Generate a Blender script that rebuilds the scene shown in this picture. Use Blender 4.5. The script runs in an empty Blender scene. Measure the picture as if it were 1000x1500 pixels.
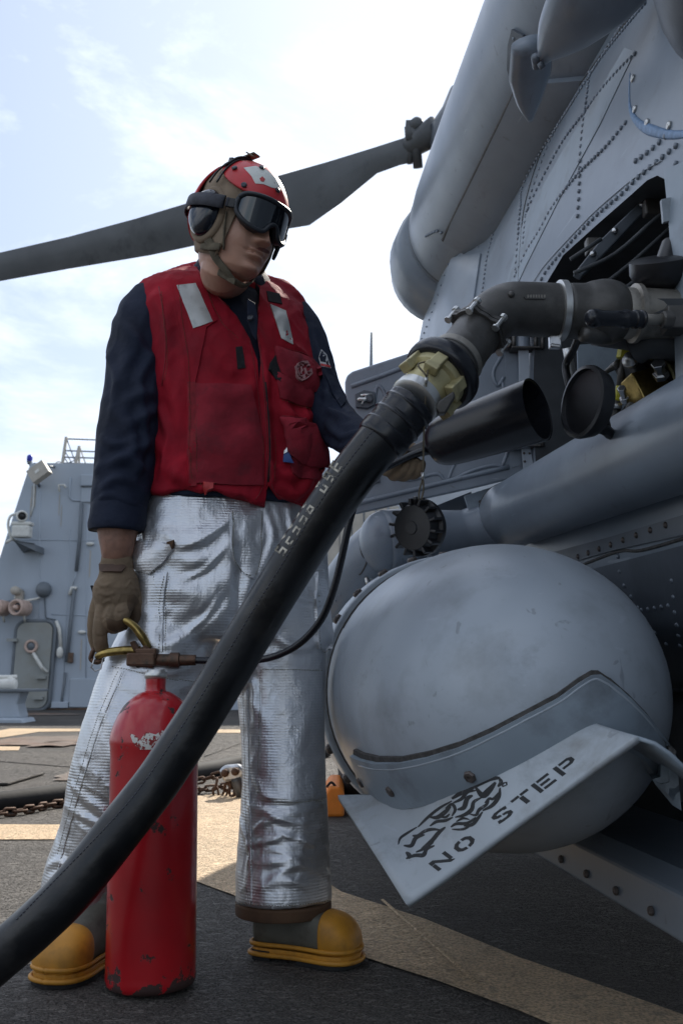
import bpy, bmesh, math, random
import numpy as np
from mathutils import Vector, Matrix, noise
from mathutils.bvhtree import BVHTree
from mathutils.geometry import delaunay_2d_cdt
random.seed(7)
SC = bpy.context.scene
COL = SC.collection
# ------------------------------------------------------------------ camera
CH = 0.60                       # camera height above the deck
TH = math.atan(235/1458.0)      # camera looks up a little
FPX = 35/36*1500
cd = bpy.data.cameras.new('camera'); cam = bpy.data.objects.new('camera', cd); COL.objects.link(cam)
cd.lens = 35; cd.sensor_width = 36; cd.sensor_fit = 'AUTO'; cd.clip_start = .05; cd.clip_end = 3000
cam.location = (0, 0, CH); cam.rotation_euler = (math.pi/2 + TH, 0, 0)
cd.dof.use_dof = True; cd.dof.focus_distance = 2.15; cd.dof.aperture_fstop = 9
SC.camera = cam
SC.render.resolution_x = 682; SC.render.resolution_y = 1024
# ------------------------------------------------------------------ light
SUN_AZ, SUN_EL = math.radians(18), math.radians(38)     # azimuth from +Y towards +X
SKY_STRENGTH = 0.092
sd = bpy.data.lights.new('sun', 'SUN'); sun = bpy.data.objects.new('sun', sd); COL.objects.link(sun)
sd.energy = 5.0; sd.angle = math.radians(.6); sd.color = (1, .93, .82)
sdir = Vector((math.sin(SUN_AZ)*math.cos(SUN_EL), math.cos(SUN_AZ)*math.cos(SUN_EL), math.sin(SUN_EL)))
sun.rotation_euler = sdir.to_track_quat('Z', 'Y').to_euler()
W = bpy.data.worlds.new('World'); SC.world = W; W.use_nodes = True
nt = W.node_tree; nt.nodes.clear()
def N(t, ty, **kw):
    n = t.nodes.new(ty)
    for k, v in kw.items(): setattr(n, k, v)
    return n
sky = N(nt, 'ShaderNodeTexSky', sky_type='NISHITA'); sky.sun_disc = False
sky.sun_elevation = SUN_EL; sky.sun_rotation = SUN_AZ; sky.air_density = 1.0; sky.dust_density = 1.5
tc = N(nt, 'ShaderNodeTexCoord'); mp = N(nt, 'ShaderNodeMapping'); mp.inputs['Scale'].default_value = (1.5, 1.5, 3.6)
mp.inputs['Location'].default_value = (.35, .1, .55)
n1 = N(nt, 'ShaderNodeTexNoise'); n1.inputs['Scale'].default_value = 1.7; n1.inputs['Detail'].default_value = 9; n1.inputs['Roughness'].default_value = .62
n1.inputs['Distortion'].default_value = .35
r1 = N(nt, 'ShaderNodeMapRange'); r1.inputs['From Min'].default_value = .40; r1.inputs['From Max'].default_value = .60
r1.inputs['To Min'].default_value = .22; r1.inputs['To Max'].default_value = 1.0
n2 = N(nt, 'ShaderNodeTexNoise'); n2.inputs['Scale'].default_value = .9; n2.inputs['Detail'].default_value = 3
r2 = N(nt, 'ShaderNodeValToRGB'); r2.color_ramp.elements[0].position = .40; r2.color_ramp.elements[0].color = (5.6, 6.7, 8.9, 1)
r2.color_ramp.elements[1].position = .60; r2.color_ramp.elements[1].color = (9.9, 10.4, 11.2, 1)
# brighter, thicker haze cloud towards the sun
dt = N(nt, 'ShaderNodeVectorMath', operation='DOT_PRODUCT'); dt.inputs[1].default_value = sdir
sr = N(nt, 'ShaderNodeMapRange'); sr.inputs['From Min'].default_value = .62; sr.inputs['From Max'].default_value = .97
sr.inputs['To Min'].default_value = 0.0; sr.inputs['To Max'].default_value = .5
ad = N(nt, 'ShaderNodeMath', operation='ADD'); ad.use_clamp = True
mx = N(nt, 'ShaderNodeMix', data_type='RGBA'); mx.clamp_factor = True
bg = N(nt, 'ShaderNodeBackground'); bg.inputs['Strength'].default_value = SKY_STRENGTH
ow = N(nt, 'ShaderNodeOutputWorld')
L = nt.links.new
L(tc.outputs['Generated'], mp.inputs['Vector']); L(mp.outputs[0], n1.inputs['Vector']); L(mp.outputs[0], n2.inputs['Vector'])
L(n1.outputs['Fac'], r1.inputs['Value']); L(n1.outputs['Fac'], r2.inputs['Fac'])
L(tc.outputs['Generated'], dt.inputs[0]); L(dt.outputs['Value'], sr.inputs['Value'])
L(r1.outputs[0], ad.inputs[0]); L(sr.outputs[0], ad.inputs[1])
fs = N(nt, 'ShaderNodeMapRange', interpolation_type='SMOOTHSTEP'); fs.inputs['From Min'].default_value = -.45; fs.inputs['From Max'].default_value = .85
fs.inputs['To Min'].default_value = .80; fs.inputs['To Max'].default_value = 1.0
ml = N(nt, 'ShaderNodeMix', data_type='RGBA', blend_type='MULTIPLY'); ml.inputs['Factor'].default_value = 1
L(dt.outputs['Value'], fs.inputs['Value']); L(r2.outputs[0], ml.inputs['A']); L(fs.outputs[0], ml.inputs['B'])
L(ad.outputs[0], mx.inputs['Factor']); L(sky.outputs[0], mx.inputs['A']); L(ml.outputs['Result'], mx.inputs['B'])
L(mx.outputs['Result'], bg.inputs['Color']); L(bg.outputs[0], ow.inputs[0])
vs = SC.view_settings
SC.display_settings.display_device = 'sRGB'
vs.view_transform = 'Standard'; vs.look = 'None'; vs.exposure = 0.60; vs.gamma = 1; vs.use_curve_mapping = False
SC.cycles.use_denoising = True

# ------------------------------------------------------------------ measuring: a direction seen from the standpoint, taken to a real distance
CT, ST = math.cos(TH), math.sin(TH)
CAMV = Vector((0, 0, CH))
def D(px, py):
    u = (px-500)/FPX; v = (750-py)/FPX
    return Vector((u, CT - v*ST, ST + v*CT))
def P(px, py, Y): d = D(px, py); return CAMV + d*(Y/d.y)
def T(px, py, t): return CAMV + D(px, py)*t
def G(px, py, z=0.0): d = D(px, py); return CAMV + d*((z-CH)/d.z)
def uv(p):
    q = Vector(p) - CAMV; t = q.y*CT + q.z*ST
    return (500 + FPX*q.x/t, 750 - FPX*(q.z*CT - q.y*ST)/t, t)
EB = Vector((-.1051, .9945, 0)); ER = Vector((.9945, .1051, 0)); UP = Vector((0, 0, 1))
def H(r, b, z): return ER*r + EB*b + UP*z
def PR(px, py, r):
    d = D(px, py); return CAMV + d*((r - CAMV.dot(ER))/d.dot(ER))

# ------------------------------------------------------------------ materials
MATS = {}
def mat(name, col, rough=.5, metal=0, var=.12, vscale=6, bump=0, bscale=40, bdist=.004, coat=0, spec=.5,
        dirt=None, dscale=3, dlo=.55, dhi=.75, stretch=(1, 1, 1), detail=6, sheen=0, rvar=0, extra=None):
    m = bpy.data.materials.new(name); m.use_nodes = True; t = m.node_tree; b = t.nodes['Principled BSDF']
    l = t.links.new
    b.inputs['Roughness'].default_value = rough; b.inputs['Metallic'].default_value = metal
    b.inputs['Coat Weight'].default_value = coat; b.inputs['Specular IOR Level'].default_value = spec
    b.inputs['Sheen Weight'].default_value = sheen
    c = N(t, 'ShaderNodeTexCoord'); mp = N(t, 'ShaderNodeMapping'); mp.inputs['Scale'].default_value = stretch
    l(c.outputs['Object'], mp.inputs['Vector'])
    nz = N(t, 'ShaderNodeTexNoise'); nz.inputs['Scale'].default_value = vscale; nz.inputs['Detail'].default_value = detail
    l(mp.outputs[0], nz.inputs['Vector'])
    ra = N(t, 'ShaderNodeValToRGB'); e = ra.color_ramp.elements
    e[0].position = .3; e[1].position = .7
    e[0].color = tuple(x*(1-var) for x in col) + (1,); e[1].color = tuple(min(1, x*(1+var)) for x in col) + (1,)
    l(nz.outputs['Fac'], ra.inputs['Fac']); out = ra.outputs['Color']
    if dirt:
        n2 = N(t, 'ShaderNodeTexNoise'); n2.inputs['Scale'].default_value = dscale; n2.inputs['Detail'].default_value = 8; n2.inputs['Roughness'].default_value = .62
        l(mp.outputs[0], n2.inputs['Vector'])
        mr = N(t, 'ShaderNodeMapRange'); mr.inputs['From Min'].default_value = dlo; mr.inputs['From Max'].default_value = dhi
        l(n2.outputs['Fac'], mr.inputs['Value'])
        mi = N(t, 'ShaderNodeMix', data_type='RGBA'); mi.inputs['B'].default_value = tuple(dirt) + (1,)
        l(mr.outputs[0], mi.inputs['Factor']); l(out, mi.inputs['A']); out = mi.outputs['Result']
    l(out, b.inputs['Base Color'])
    if rvar:
        r = N(t, 'ShaderNodeMapRange'); r.inputs['From Min'].default_value = .3; r.inputs['From Max'].default_value = .7
        r.inputs['To Min'].default_value = max(0, rough-rvar); r.inputs['To Max'].default_value = min(1, rough+rvar)
        l(nz.outputs['Fac'], r.inputs['Value']); l(r.outputs[0], b.inputs['Roughness'])
    if bump:
        n3 = N(t, 'ShaderNodeTexNoise'); n3.inputs['Scale'].default_value = bscale; n3.inputs['Detail'].default_value = 5
        l(mp.outputs[0], n3.inputs['Vector'])
        bu = N(t, 'ShaderNodeBump'); bu.inputs['Strength'].default_value = bump; bu.inputs['Distance'].default_value = bdist
        l(n3.outputs['Fac'], bu.inputs['Height']); l(bu.outputs[0], b.inputs['Normal'])
        m['bump'] = bu.name
    if extra: extra(t, b, c, l)
    MATS[name] = m
    return m
def add_bump(t, b, l, height_socket, strength, dist):
    bu = N(t, 'ShaderNodeBump'); bu.inputs['Strength'].default_value = strength; bu.inputs['Distance'].default_value = dist
    l(height_socket, bu.inputs['Height'])
    if b.inputs['Normal'].links: l(b.inputs['Normal'].links[0].from_socket, bu.inputs['Normal'])
    l(bu.outputs[0], b.inputs['Normal'])
def weave(scale, strength=.25, dist=.0006, direction='Z'):
    def f(t, b, c, l):
        w = N(t, 'ShaderNodeTexWave', bands_direction=direction); w.inputs['Scale'].default_value = scale; w.inputs['Distortion'].default_value = .6
        w.inputs['Detail'].default_value = 1
        w2 = N(t, 'ShaderNodeTexWave', bands_direction='DIAGONAL'); w2.inputs['Scale'].default_value = scale*.8
        l(c.outputs['Object'], w.inputs['Vector']); l(c.outputs['Object'], w2.inputs['Vector'])
        a = N(t, 'ShaderNodeMath', operation='ADD'); l(w.outputs['Fac'], a.inputs[0]); l(w2.outputs['Fac'], a.inputs[1])
        add_bump(t, b, l, a.outputs[0], strength, dist)
    return f
def silver(t, b, c, l):
    # rip-stop threads: close horizontal ribs, plus soft crinkles of the foil
    w = N(t, 'ShaderNodeTexWave', bands_direction='Z'); w.inputs['Scale'].default_value = 52; w.inputs['Distortion'].default_value = .5; w.inputs['Detail'].default_value = 2
    w.inputs['Detail Scale'].default_value = 1.0
    l(c.outputs['Object'], w.inputs['Vector'])
    mk = N(t, 'ShaderNodeTexNoise'); mk.inputs['Scale'].default_value = 7; mk.inputs['Detail'].default_value = 4; l(c.outputs['Object'], mk.inputs['Vector'])
    mm = N(t, 'ShaderNodeMapRange'); mm.inputs['From Min'].default_value = .38; mm.inputs['From Max'].default_value = .66; mm.inputs['To Min'].default_value = .15; l(mk.outputs['Fac'], mm.inputs['Value'])
    mu = N(t, 'ShaderNodeMath', operation='MULTIPLY'); l(w.outputs['Fac'], mu.inputs[0]); l(mm.outputs[0], mu.inputs[1])
    add_bump(t, b, l, mu.outputs[0], .28, .0014)
    v = N(t, 'ShaderNodeTexWave', bands_direction='X'); v.inputs['Scale'].default_value = 45; v.inputs['Distortion'].default_value = 1.0
    l(c.outputs['Object'], v.inputs['Vector']); add_bump(t, b, l, v.outputs['Fac'], .06, .001)
    mp = N(t, 'ShaderNodeMapping'); mp.inputs['Scale'].default_value = (1, 1, .8); l(c.outputs['Object'], mp.inputs['Vector'])
    n = N(t, 'ShaderNodeTexNoise', noise_type='RIDGED_MULTIFRACTAL'); n.inputs['Scale'].default_value = 11; n.inputs['Detail'].default_value = 3
    n.inputs['Roughness'].default_value = .5; l(mp.outputs[0], n.inputs['Vector'])
    add_bump(t, b, l, n.outputs['Fac'], .34, .007)
    n4 = N(t, 'ShaderNodeTexNoise'); n4.inputs['Scale'].default_value = 38; n4.inputs['Detail'].default_value = 3; n4.inputs['Distortion'].default_value = .8
    l(mp.outputs[0], n4.inputs['Vector']); add_bump(t, b, l, n4.outputs['Fac'], .42, .005)
def paint_wear(amount=.5):
    def f(t, b, c, l):
        # short pale scratches and darker rubs
        for (sx, sy, sz), lo_, hi_, colr, am in (((14, 3, 60), .70, .74, (.50, .55, .60, 1), .30), ((50, 8, 9), .69, .75, (.07, .075, .08, 1), .40), ((26, 26, 26), .685, .72, (.10, .10, .10, 1), .35)):
            ns = N(t, 'ShaderNodeTexNoise'); ns.inputs['Scale'].default_value = 1; ns.inputs['Detail'].default_value = 4; ns.inputs['Distortion'].default_value = .6
            mq = N(t, 'ShaderNodeMapping'); mq.inputs['Scale'].default_value = (sx, sy, sz); mq.inputs['Rotation'].default_value = (.3, .5, .2)
            l(c.outputs['Object'], mq.inputs['Vector']); l(mq.outputs[0], ns.inputs['Vector'])
            rs = N(t, 'ShaderNodeMapRange'); rs.inputs['From Min'].default_value = lo_; rs.inputs['From Max'].default_value = hi_; rs.inputs['To Max'].default_value = am
            l(ns.outputs['Fac'], rs.inputs['Value']); ms_ = N(t, 'ShaderNodeMix', data_type='RGBA'); ms_.inputs['B'].default_value = colr
            l(rs.outputs[0], ms_.inputs['Factor']); l(b.inputs['Base Color'].links[0].from_socket, ms_.inputs['A']); l(ms_.outputs['Result'], b.inputs['Base Color'])
        # fine scuffs and pale rub marks
        n = N(t, 'ShaderNodeTexNoise'); n.inputs['Scale'].default_value = 9; n.inputs['Detail'].default_value = 10; n.inputs['Roughness'].default_value = .7
        mp = N(t, 'ShaderNodeMapping'); mp.inputs['Scale'].default_value = (1.2, .5, 1.6); l(c.outputs['Object'], mp.inputs['Vector']); l(mp.outputs[0], n.inputs['Vector'])
        r = N(t, 'ShaderNodeMapRange'); r.inputs['From Min'].default_value = .58; r.inputs['From Max'].default_value = .72; r.inputs['To Max'].default_value = amount
        l(n.outputs['Fac'], r.inputs['Value'])
        mi = N(t, 'ShaderNodeMix', data_type='RGBA'); l(r.outputs[0], mi.inputs['Factor'])
        l(b.inputs['Base Color'].links[0].from_socket, mi.inputs['A']); mi.inputs['B'].default_value = (.12, .125, .13, 1)
        l(mi.outputs['Result'], b.inputs['Base Color'])
        rr = N(t, 'ShaderNodeMapRange'); rr.inputs['To Min'].default_value = b.inputs['Roughness'].default_value - .07; rr.inputs['To Max'].default_value = b.inputs['Roughness'].default_value + .15
        n5 = N(t, 'ShaderNodeTexNoise'); n5.inputs['Scale'].default_value = 5; n5.inputs['Detail'].default_value = 7; l(c.outputs['Object'], n5.inputs['Vector'])
        l(n5.outputs['Fac'], rr.inputs['Value']); l(rr.outputs[0], b.inputs['Roughness'])
    return f
mat('heli', (.205, .24, .28), .29, 0, .13, 2.2, .10, 14, .006, dirt=(.135, .155, .185), dscale=2.6, dlo=.50, dhi=.85, extra=paint_wear(.4))
mat('pod', (.385, .43, .475), .33, 0, .07, 4, .05, 8, .004, dirt=(.24, .265, .285), dscale=6, dlo=.50, dhi=.78, extra=paint_wear(.32))
mat('pod_dark', (.26, .31, .355), .42, 0, .1, 6, .06, 30, .002, dirt=(.12, .13, .14), dscale=9, dlo=.5, dhi=.8)
mat('fin', (.42, .46, .49), .45, 0, .07, 8, .05, 30, .001, dirt=(.26, .26, .25), dscale=10, dlo=.52, dhi=.78, extra=paint_wear(.3))
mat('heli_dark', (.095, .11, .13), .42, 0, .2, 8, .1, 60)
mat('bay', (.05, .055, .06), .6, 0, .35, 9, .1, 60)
mat('seal_blue', (.20, .30, .45), .6, 0, .2, 60, .6, 90, .004)
mat('seal_dark', (.065, .06, .055), .7, 0, .4, 60, .6, 120, .004)
mat('rivet', (.22, .25, .29), .35, .2, .25, 60)
mat('bolt', (.12, .10, .09), .5, .5, .4, 80, .3, 200, .001, dirt=(.10, .05, .03), dscale=60)
mat('steel', (.5, .5, .5), .3, 1, .2, 30, .1, 200, .0005)
mat('cast', (.10, .095, .088), .48, .55, .18, 30, .35, 420, .0012, dirt=(.19, .18, .165), dscale=14, dlo=.5, dhi=.85)
mat('cast_pale', (.28, .26, .225), .45, .5, .15, 30, .3, 300, .001, dirt=(.12, .11, .10), dscale=20)
mat('alu', (.62, .62, .60), .38, .9, .1, 40, .15, 160, .0006)
mat('anodized', (.50, .44, .24), .42, .45, .15, 25, .15, 200, .0006, dirt=(.24, .21, .12), dscale=22, dlo=.55, dhi=.8)
mat('rubber', (.007, .008, .010), .38, 0, .35, 10, .30, 60, .003, dirt=(.045, .043, .040), dscale=9, dlo=.54, dhi=.8, rvar=.12)
mat('rubber_smooth', (.011, .012, .016), .27, 0, .3, 14, .12, 60, .002, dirt=(.035, .035, .038), dscale=18, dlo=.6, dhi=.85)
mat('black_plastic', (.014, .014, .016), .38, 0, .3, 30, .15, 160, .0008)
mat('hose_print', (.50, .46, .38), .7, 0, .3, 90, dirt=(.05, .05, .05), dscale=120, dlo=.52, dhi=.60)
mat('yellow', (.50, .46, .03), .5, 0, .2, 40, dirt=(.12, .11, .03), dscale=40, dlo=.55, dhi=.7)
mat('brass', (.40, .29, .10), .33, .95, .3, 40, .2, 90, .001, dirt=(.10, .07, .03), dscale=30, dlo=.5, dhi=.7)
mat('bronze_old', (.13, .075, .05), .5, .7, .4, 40, .3, 120, .001, dirt=(.03, .035, .03), dscale=40, dlo=.5, dhi=.7)
mat('olive_pipe', (.17, .15, .07), .45, .3, .2, 40)
def chips(t, b, c, l):
    n = N(t, 'ShaderNodeTexNoise'); n.inputs['Scale'].default_value = 22; n.inputs['Detail'].default_value = 9; n.inputs['Roughness'].default_value = .66
    l(c.outputs['Object'], n.inputs['Vector'])
    # more wear towards the foot of the bottle and at the neck (real wear, its own outline)
    s = N(t, 'ShaderNodeSeparateXYZ'); l(c.outputs['Object'], s.inputs[0])
    cr = N(t, 'ShaderNodeValToRGB'); e = cr.color_ramp.elements; e[0].position = 0; e[0].color = (.36, .36, .36, 1); e[1].position = .09; e[1].color = (.10, .10, .10, 1)
    e2 = e.new(.05); e2.color = (.15,)*3 + (1,); e3 = e.new(.8); e3.color = (.085,)*3 + (1,); e4 = e.new(.95); e4.color = (.15,)*3 + (1,)
    sc = N(t, 'ShaderNodeMath', operation='MULTIPLY'); sc.inputs[1].default_value = 1.6; l(s.outputs['Z'], sc.inputs[0]); l(sc.outputs[0], cr.inputs['Fac'])
    a = N(t, 'ShaderNodeMath', operation='ADD'); l(n.outputs['Fac'], a.inputs[0]); l(cr.outputs['Color'], a.inputs[1])
    r = N(t, 'ShaderNodeMapRange'); r.inputs['From Min'].default_value = .715; r.inputs['From Max'].default_value = .735; l(a.outputs[0], r.inputs['Value'])
    mi = N(t, 'ShaderNodeMix', data_type='RGBA'); l(r.outputs[0], mi.inputs['Factor'])
    l(b.inputs['Base Color'].links[0].from_socket, mi.inputs['A']); mi.inputs['B'].default_value = (.045, .02, .017, 1)
    l(mi.outputs['Result'], b.inputs['Base Color'])
    rr = N(t, 'ShaderNodeMapRange'); rr.inputs['To Min'].default_value = .30; rr.inputs['To Max'].default_value = .75; l(r.outputs[0], rr.inputs['Value']); l(rr.outputs[0], b.inputs['Roughness'])
    iv = N(t, 'ShaderNodeMath', operation='SUBTRACT'); iv.inputs[0].default_value = 1; l(r.outputs[0], iv.inputs[1]); add_bump(t, b, l, iv.outputs[0], .5, .0012)
mat('ext_red', (.40, .006, .012), .3, 0, .16, 7, .12, 26, .002, coat=.3, extra=chips)
mat('label_white', (.62, .60, .55), .7, 0, .2, 80, dirt=(.25, .02, .02), dscale=85, dlo=.50, dhi=.53)
mat('vest', (.30, .004, .016), .82, 0, .22, 9, .55, 45, .004, dirt=(.15, .008, .018), dscale=7, dlo=.45, dhi=.8, spec=.3, extra=weave(260))
mat('vest_seam', (.22, .012, .02), .9, 0, .3, 60, .3, 300, .001)
mat('vest_worn', (.24, .016, .028), .9, 0, .3, 16, .6, 70, .003, dirt=(.12, .018, .025), dscale=14, spec=.3, extra=weave(260))
mat('reflective', (.42, .42, .40), .42, .35, .12, 30, .2, 60, .001, dirt=(.25, .25, .24), dscale=30)
mat('velcro', (.010, .010, .012), .95, 0, .4, 200, .6, 400, .002)
mat('navy', (.008, .013, .030), .75, 0, .3, 9, .5, 60, .004, dirt=(.015, .022, .045), dscale=8, dlo=.45, dhi=.8, spec=.3, extra=weave(300))
mat('silver', (.64, .65, .668), .40, .86, .05, 12, extra=silver, dirt=(.55, .55, .56), dscale=9, dlo=.5, dhi=.8, rvar=.07)
mat('thread', (.20, .19, .13), .8, 0, .3, 90)
mat('hem', (.085, .045, .022), .85, 0, .3, 20, .3, 200, .001)
mat('skin', (.54, .30, .21), .42, 0, .10, 16, .22, 260, .0010, dirt=(.43, .225, .165), dscale=18, dlo=.5, dhi=.8)
mat('skin_arm', (.25, .130, .088), .55, 0, .25, 60, .3, 260, .0014)
mat('lip', (.22, .085, .065), .45, 0, .15, 60)
mat('tan_cloth', (.26, .195, .135), .9, 0, .25, 14, .3, 90, .002, dirt=(.10, .075, .05), dscale=12, dlo=.5, dhi=.8, extra=weave(300))
mat('tan_strap', (.15, .125, .085), .85, 0, .3, 50, .4, 300, .001, extra=weave(500, .5))
mat('helmet_red', (.56, .035, .04), .42, 0, .10, 20, .12, 250, .0006, dirt=(.36, .02, .022), dscale=18, dlo=.52, dhi=.8)
mat('snap', (.05, .055, .065), .4, .4, .2, 60)
mat('sticker', (.66, .67, .62), .5, 0, .08, 60, dirt=(.10, .11, .10), dscale=60, dlo=.63, dhi=.66)
mat('sticker_red', (.45, .03, .03), .5, 0, .1, 60)
mat('goggle', (.018, .022, .028), .42, 0, .2, 40, .1, 200, .0005)
mat('strap_grey', (.06, .062, .075), .8, 0, .3, 60, .3, 400, .001)
mat('cup', (.010, .013, .022), .18, 0, .2, 30, coat=.4)
m = mat('lens', (.010, .014, .020), .08, 0, .1, 10, coat=.8, spec=.6)
mat('glove', (.21, .150, .095), .88, 0, .22, 14, .4, 220, .0015, dirt=(.125, .086, .052), dscale=16, dlo=.5, dhi=.8, extra=weave(420, .45, .0008))
mat('glove_palm', (.10, .065, .038), .7, 0, .3, 30, .3, 160, .001)
mat('glove_trim', (.08, .045, .030), .7, 0, .3, 30, .3, 160, .001)
mat('boot', (.10, .096, .075), .55, 0, .2, 12, .15, 60, .001, dirt=(.045, .038, .028), dscale=14)
mat('boot_yellow', (.50, .225, .02), .58, 0, .16, 14, .2, 50, .0012, dirt=(.17, .085, .02), dscale=16, dlo=.48, dhi=.85)
mat('boot_sole', (.012, .012, .012), .8, 0, .3, 30, .3, 120)
mat('ship', (.36, .41, .47), .55, 0, .05, 1.2, .05, 3, .01, dirt=(.31, .35, .395), dscale=1.4, dlo=.45, dhi=.8, stretch=(1, 1, .4))
mat('ship_dark', (.13, .15, .17), .6, 0, .1, 5)
mat('ship_door', (.27, .285, .275), .6, 0, .08, 3, dirt=(.24, .235, .20), dscale=2.5, dlo=.45, dhi=.75)
RUST = 1
mat('white_paint', (.62, .62, .58), .55, 0, .1, 12, dirt=(.36, .34, .29), dscale=9)
mat('tan_paint', (.40, .37, .32), .6, 0, .1, 8)
mat('pink_horn', (.50, .37, .31), .6, 0, .1, 12, dirt=(.30, .22, .17), dscale=10)
mat('blue_glass', (.01, .02, .35), .2, 0, .1, 12)
mat('orange', (.70, .20, .02), .55, 0, .12, 20)
mat('blue_item', (.02, .07, .25), .5, 0, .1, 20)
mat('embroidery', (.34, .17, .17), .8, 0, .2, 90)
mat('patch_white', (.55, .55, .55), .8, 0, .1, 50)
mat('stencil', (.012, .013, .014), .55, 0, .3, 60, dirt=(.12, .125, .13), dscale=90, dlo=.62, dhi=.7)
mat('tyre', (.02, .02, .02), .8, 0, .2, 20, .2, 80)
mat('blade', (.085, .09, .094), .55, 0, .2, 3, .05, 20, dirt=(.04, .042, .045), dscale=4)
mat('chain', (.10, .052, .030), .75, .4, .4, 60, .4, 200, .002, dirt=(.05, .03, .02), dscale=50)
mat('hair', (.012, .009, .007), .7, 0, .3, 60)
def nonskid(col, dark, spread, lo=.35, hi=1.3, bk=1.0):
    def f(t, b, c, l):
        mp = N(t, 'ShaderNodeMapping'); mp.inputs['Rotation'].default_value = (0, 0, math.radians(-28)); mp.inputs['Scale'].default_value = (14, 36, 10)
        l(c.outputs['Object'], mp.inputs['Vector'])
        n = N(t, 'ShaderNodeTexNoise'); n.inputs['Scale'].default_value = 1.9; n.inputs['Detail'].default_value = 5; n.inputs['Distortion'].default_value = 1.6
        l(mp.outputs[0], n.inputs['Vector'])
        m2 = N(t, 'ShaderNodeTexNoise'); m2.inputs['Scale'].default_value = 170; m2.inputs['Detail'].default_value = 4; l(c.outputs['Object'], m2.inputs['Vector'])
        mr = N(t, 'ShaderNodeMapRange'); mr.inputs['From Min'].default_value = .42; mr.inputs['From Max'].default_value = .68; l(n.outputs['Fac'], mr.inputs['Value'])
        add_bump(t, b, l, mr.outputs[0], min(1, .55*bk), .014*bk); add_bump(t, b, l, m2.outputs['Fac'], min(1, .55*bk), .004*bk)
        m3 = N(t, 'ShaderNodeTexNoise'); m3.inputs['Scale'].default_value = 1.1; m3.inputs['Detail'].default_value = 7; l(c.outputs['Object'], m3.inputs['Vector'])
        r = N(t, 'ShaderNodeMapRange'); r.inputs['From Min'].default_value = .42; r.inputs['From Max'].default_value = .66; r.inputs['To Max'].default_value = spread; l(m3.outputs['Fac'], r.inputs['Value'])
        mi = N(t, 'ShaderNodeMix', data_type='RGBA'); l(r.outputs[0], mi.inputs['Factor']); l(b.inputs['Base Color'].links[0].from_socket, mi.inputs['A']); mi.inputs['B'].default_value = dark + (1,)
        m4 = N(t, 'ShaderNodeMix', data_type='RGBA', blend_type='MULTIPLY'); m4.inputs['Factor'].default_value = 1
        r4 = N(t, 'ShaderNodeMapRange'); r4.inputs['From Min'].default_value = .35; r4.inputs['From Max'].default_value = .6; r4.inputs['To Min'].default_value = lo; r4.inputs['To Max'].default_value = hi
        l(m2.outputs['Fac'], r4.inputs['Value']); l(mi.outputs['Result'], m4.inputs['A']); l(r4.outputs[0], m4.inputs['B'])
        l(m4.outputs['Result'], b.inputs['Base Color'])
    return f
mat('rubber_dull', (.018, .018, .019), .8, 0, .3, 10, .2, 60, spec=.25)
mat('deck', (.108, .096, .083), .75, 0, .2, 3, extra=nonskid(None, (.07, .064, .058), .8, .42, 1.4, 1.9))
mat('deck_far', (.115, .103, .090), .8, 0, .22, 1.3, dirt=(.15, .105, .072), dscale=.8, dlo=.5, dhi=.75, extra=nonskid(None, (.085, .075, .066), .6))
mat('cream', (.68, .49, .30), .72, 0, .12, 12, extra=nonskid(None, (.50, .38, .25), .7, .6, 1.15, 1.35), dirt=(.24, .19, .13), dscale=20, dlo=.56, dhi=.75)
mat('rust', (.15, .10, .07), .85, 0, .5, 3.5, .3, 60, .004, dirt=(.11, .05, .028), dscale=5, dlo=.45, dhi=.7, extra=nonskid(None, (.13, .115, .10), 1.0, .6, 1.2))
mat('water', (.02, .05, .07), .12, 0, .1, 3, .6, 2, .1)

# ------------------------------------------------------------------ mesh helpers
def rootof(o):
    while o.parent: o = o.parent
    return o
def link(name, me, m=None, parent=None, smooth=True, kind=None):
    o = bpy.data.objects.new(name, me); COL.objects.link(o)
    if parent is not None:
        l0 = rootof(parent).location
        me.transform(Matrix.Translation(-Vector(l0)))
        o.parent = parent
    if m:
        me.materials.clear(); me.materials.append(MATS[m])
    for p in me.polygons: p.use_smooth = smooth
    if kind: o['kind'] = kind
    return o
def obj(name, bm, m, parent=None, smooth=True, sub=0, bevel=0, kind=None, solid=0, auto=None, seg=2):
    me = bpy.data.meshes.new(name)
    bmesh.ops.recalc_face_normals(bm, faces=bm.faces)
    bm.to_mesh(me); bm.free()
    o = link(name, me, m, parent, smooth, kind)
    if solid: md = o.modifiers.new('s', 'SOLIDIFY'); md.thickness = solid; md.offset = 0
    if bevel: md = o.modifiers.new('b', 'BEVEL'); md.width = bevel; md.segments = seg; md.limit_method = 'ANGLE'; md.angle_limit = math.radians(35)
    if sub: md = o.modifiers.new('u', 'SUBSURF'); md.levels = sub; md.render_levels = sub
    if bevel and smooth:
        md = o.modifiers.new('w', 'WEIGHTED_NORMAL'); md.keep_sharp = False
    if auto:
        for e in me.edges: pass
        bm2 = bmesh.new(); bm2.from_mesh(me)
        for e in bm2.edges:
            if len(e.link_faces) == 2 and e.calc_face_angle(0) > math.radians(auto): e.smooth = False
        bm2.to_mesh(me); bm2.free()
    return o
def root(name, loc, label, cat, group=None):
    o = bpy.data.objects.new(name, None); COL.objects.link(o); o.location = loc; o.empty_display_size = .1
    o['label'] = label; o['category'] = cat
    if group: o['group'] = group
    return o
def B(): return bmesh.new()
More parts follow.
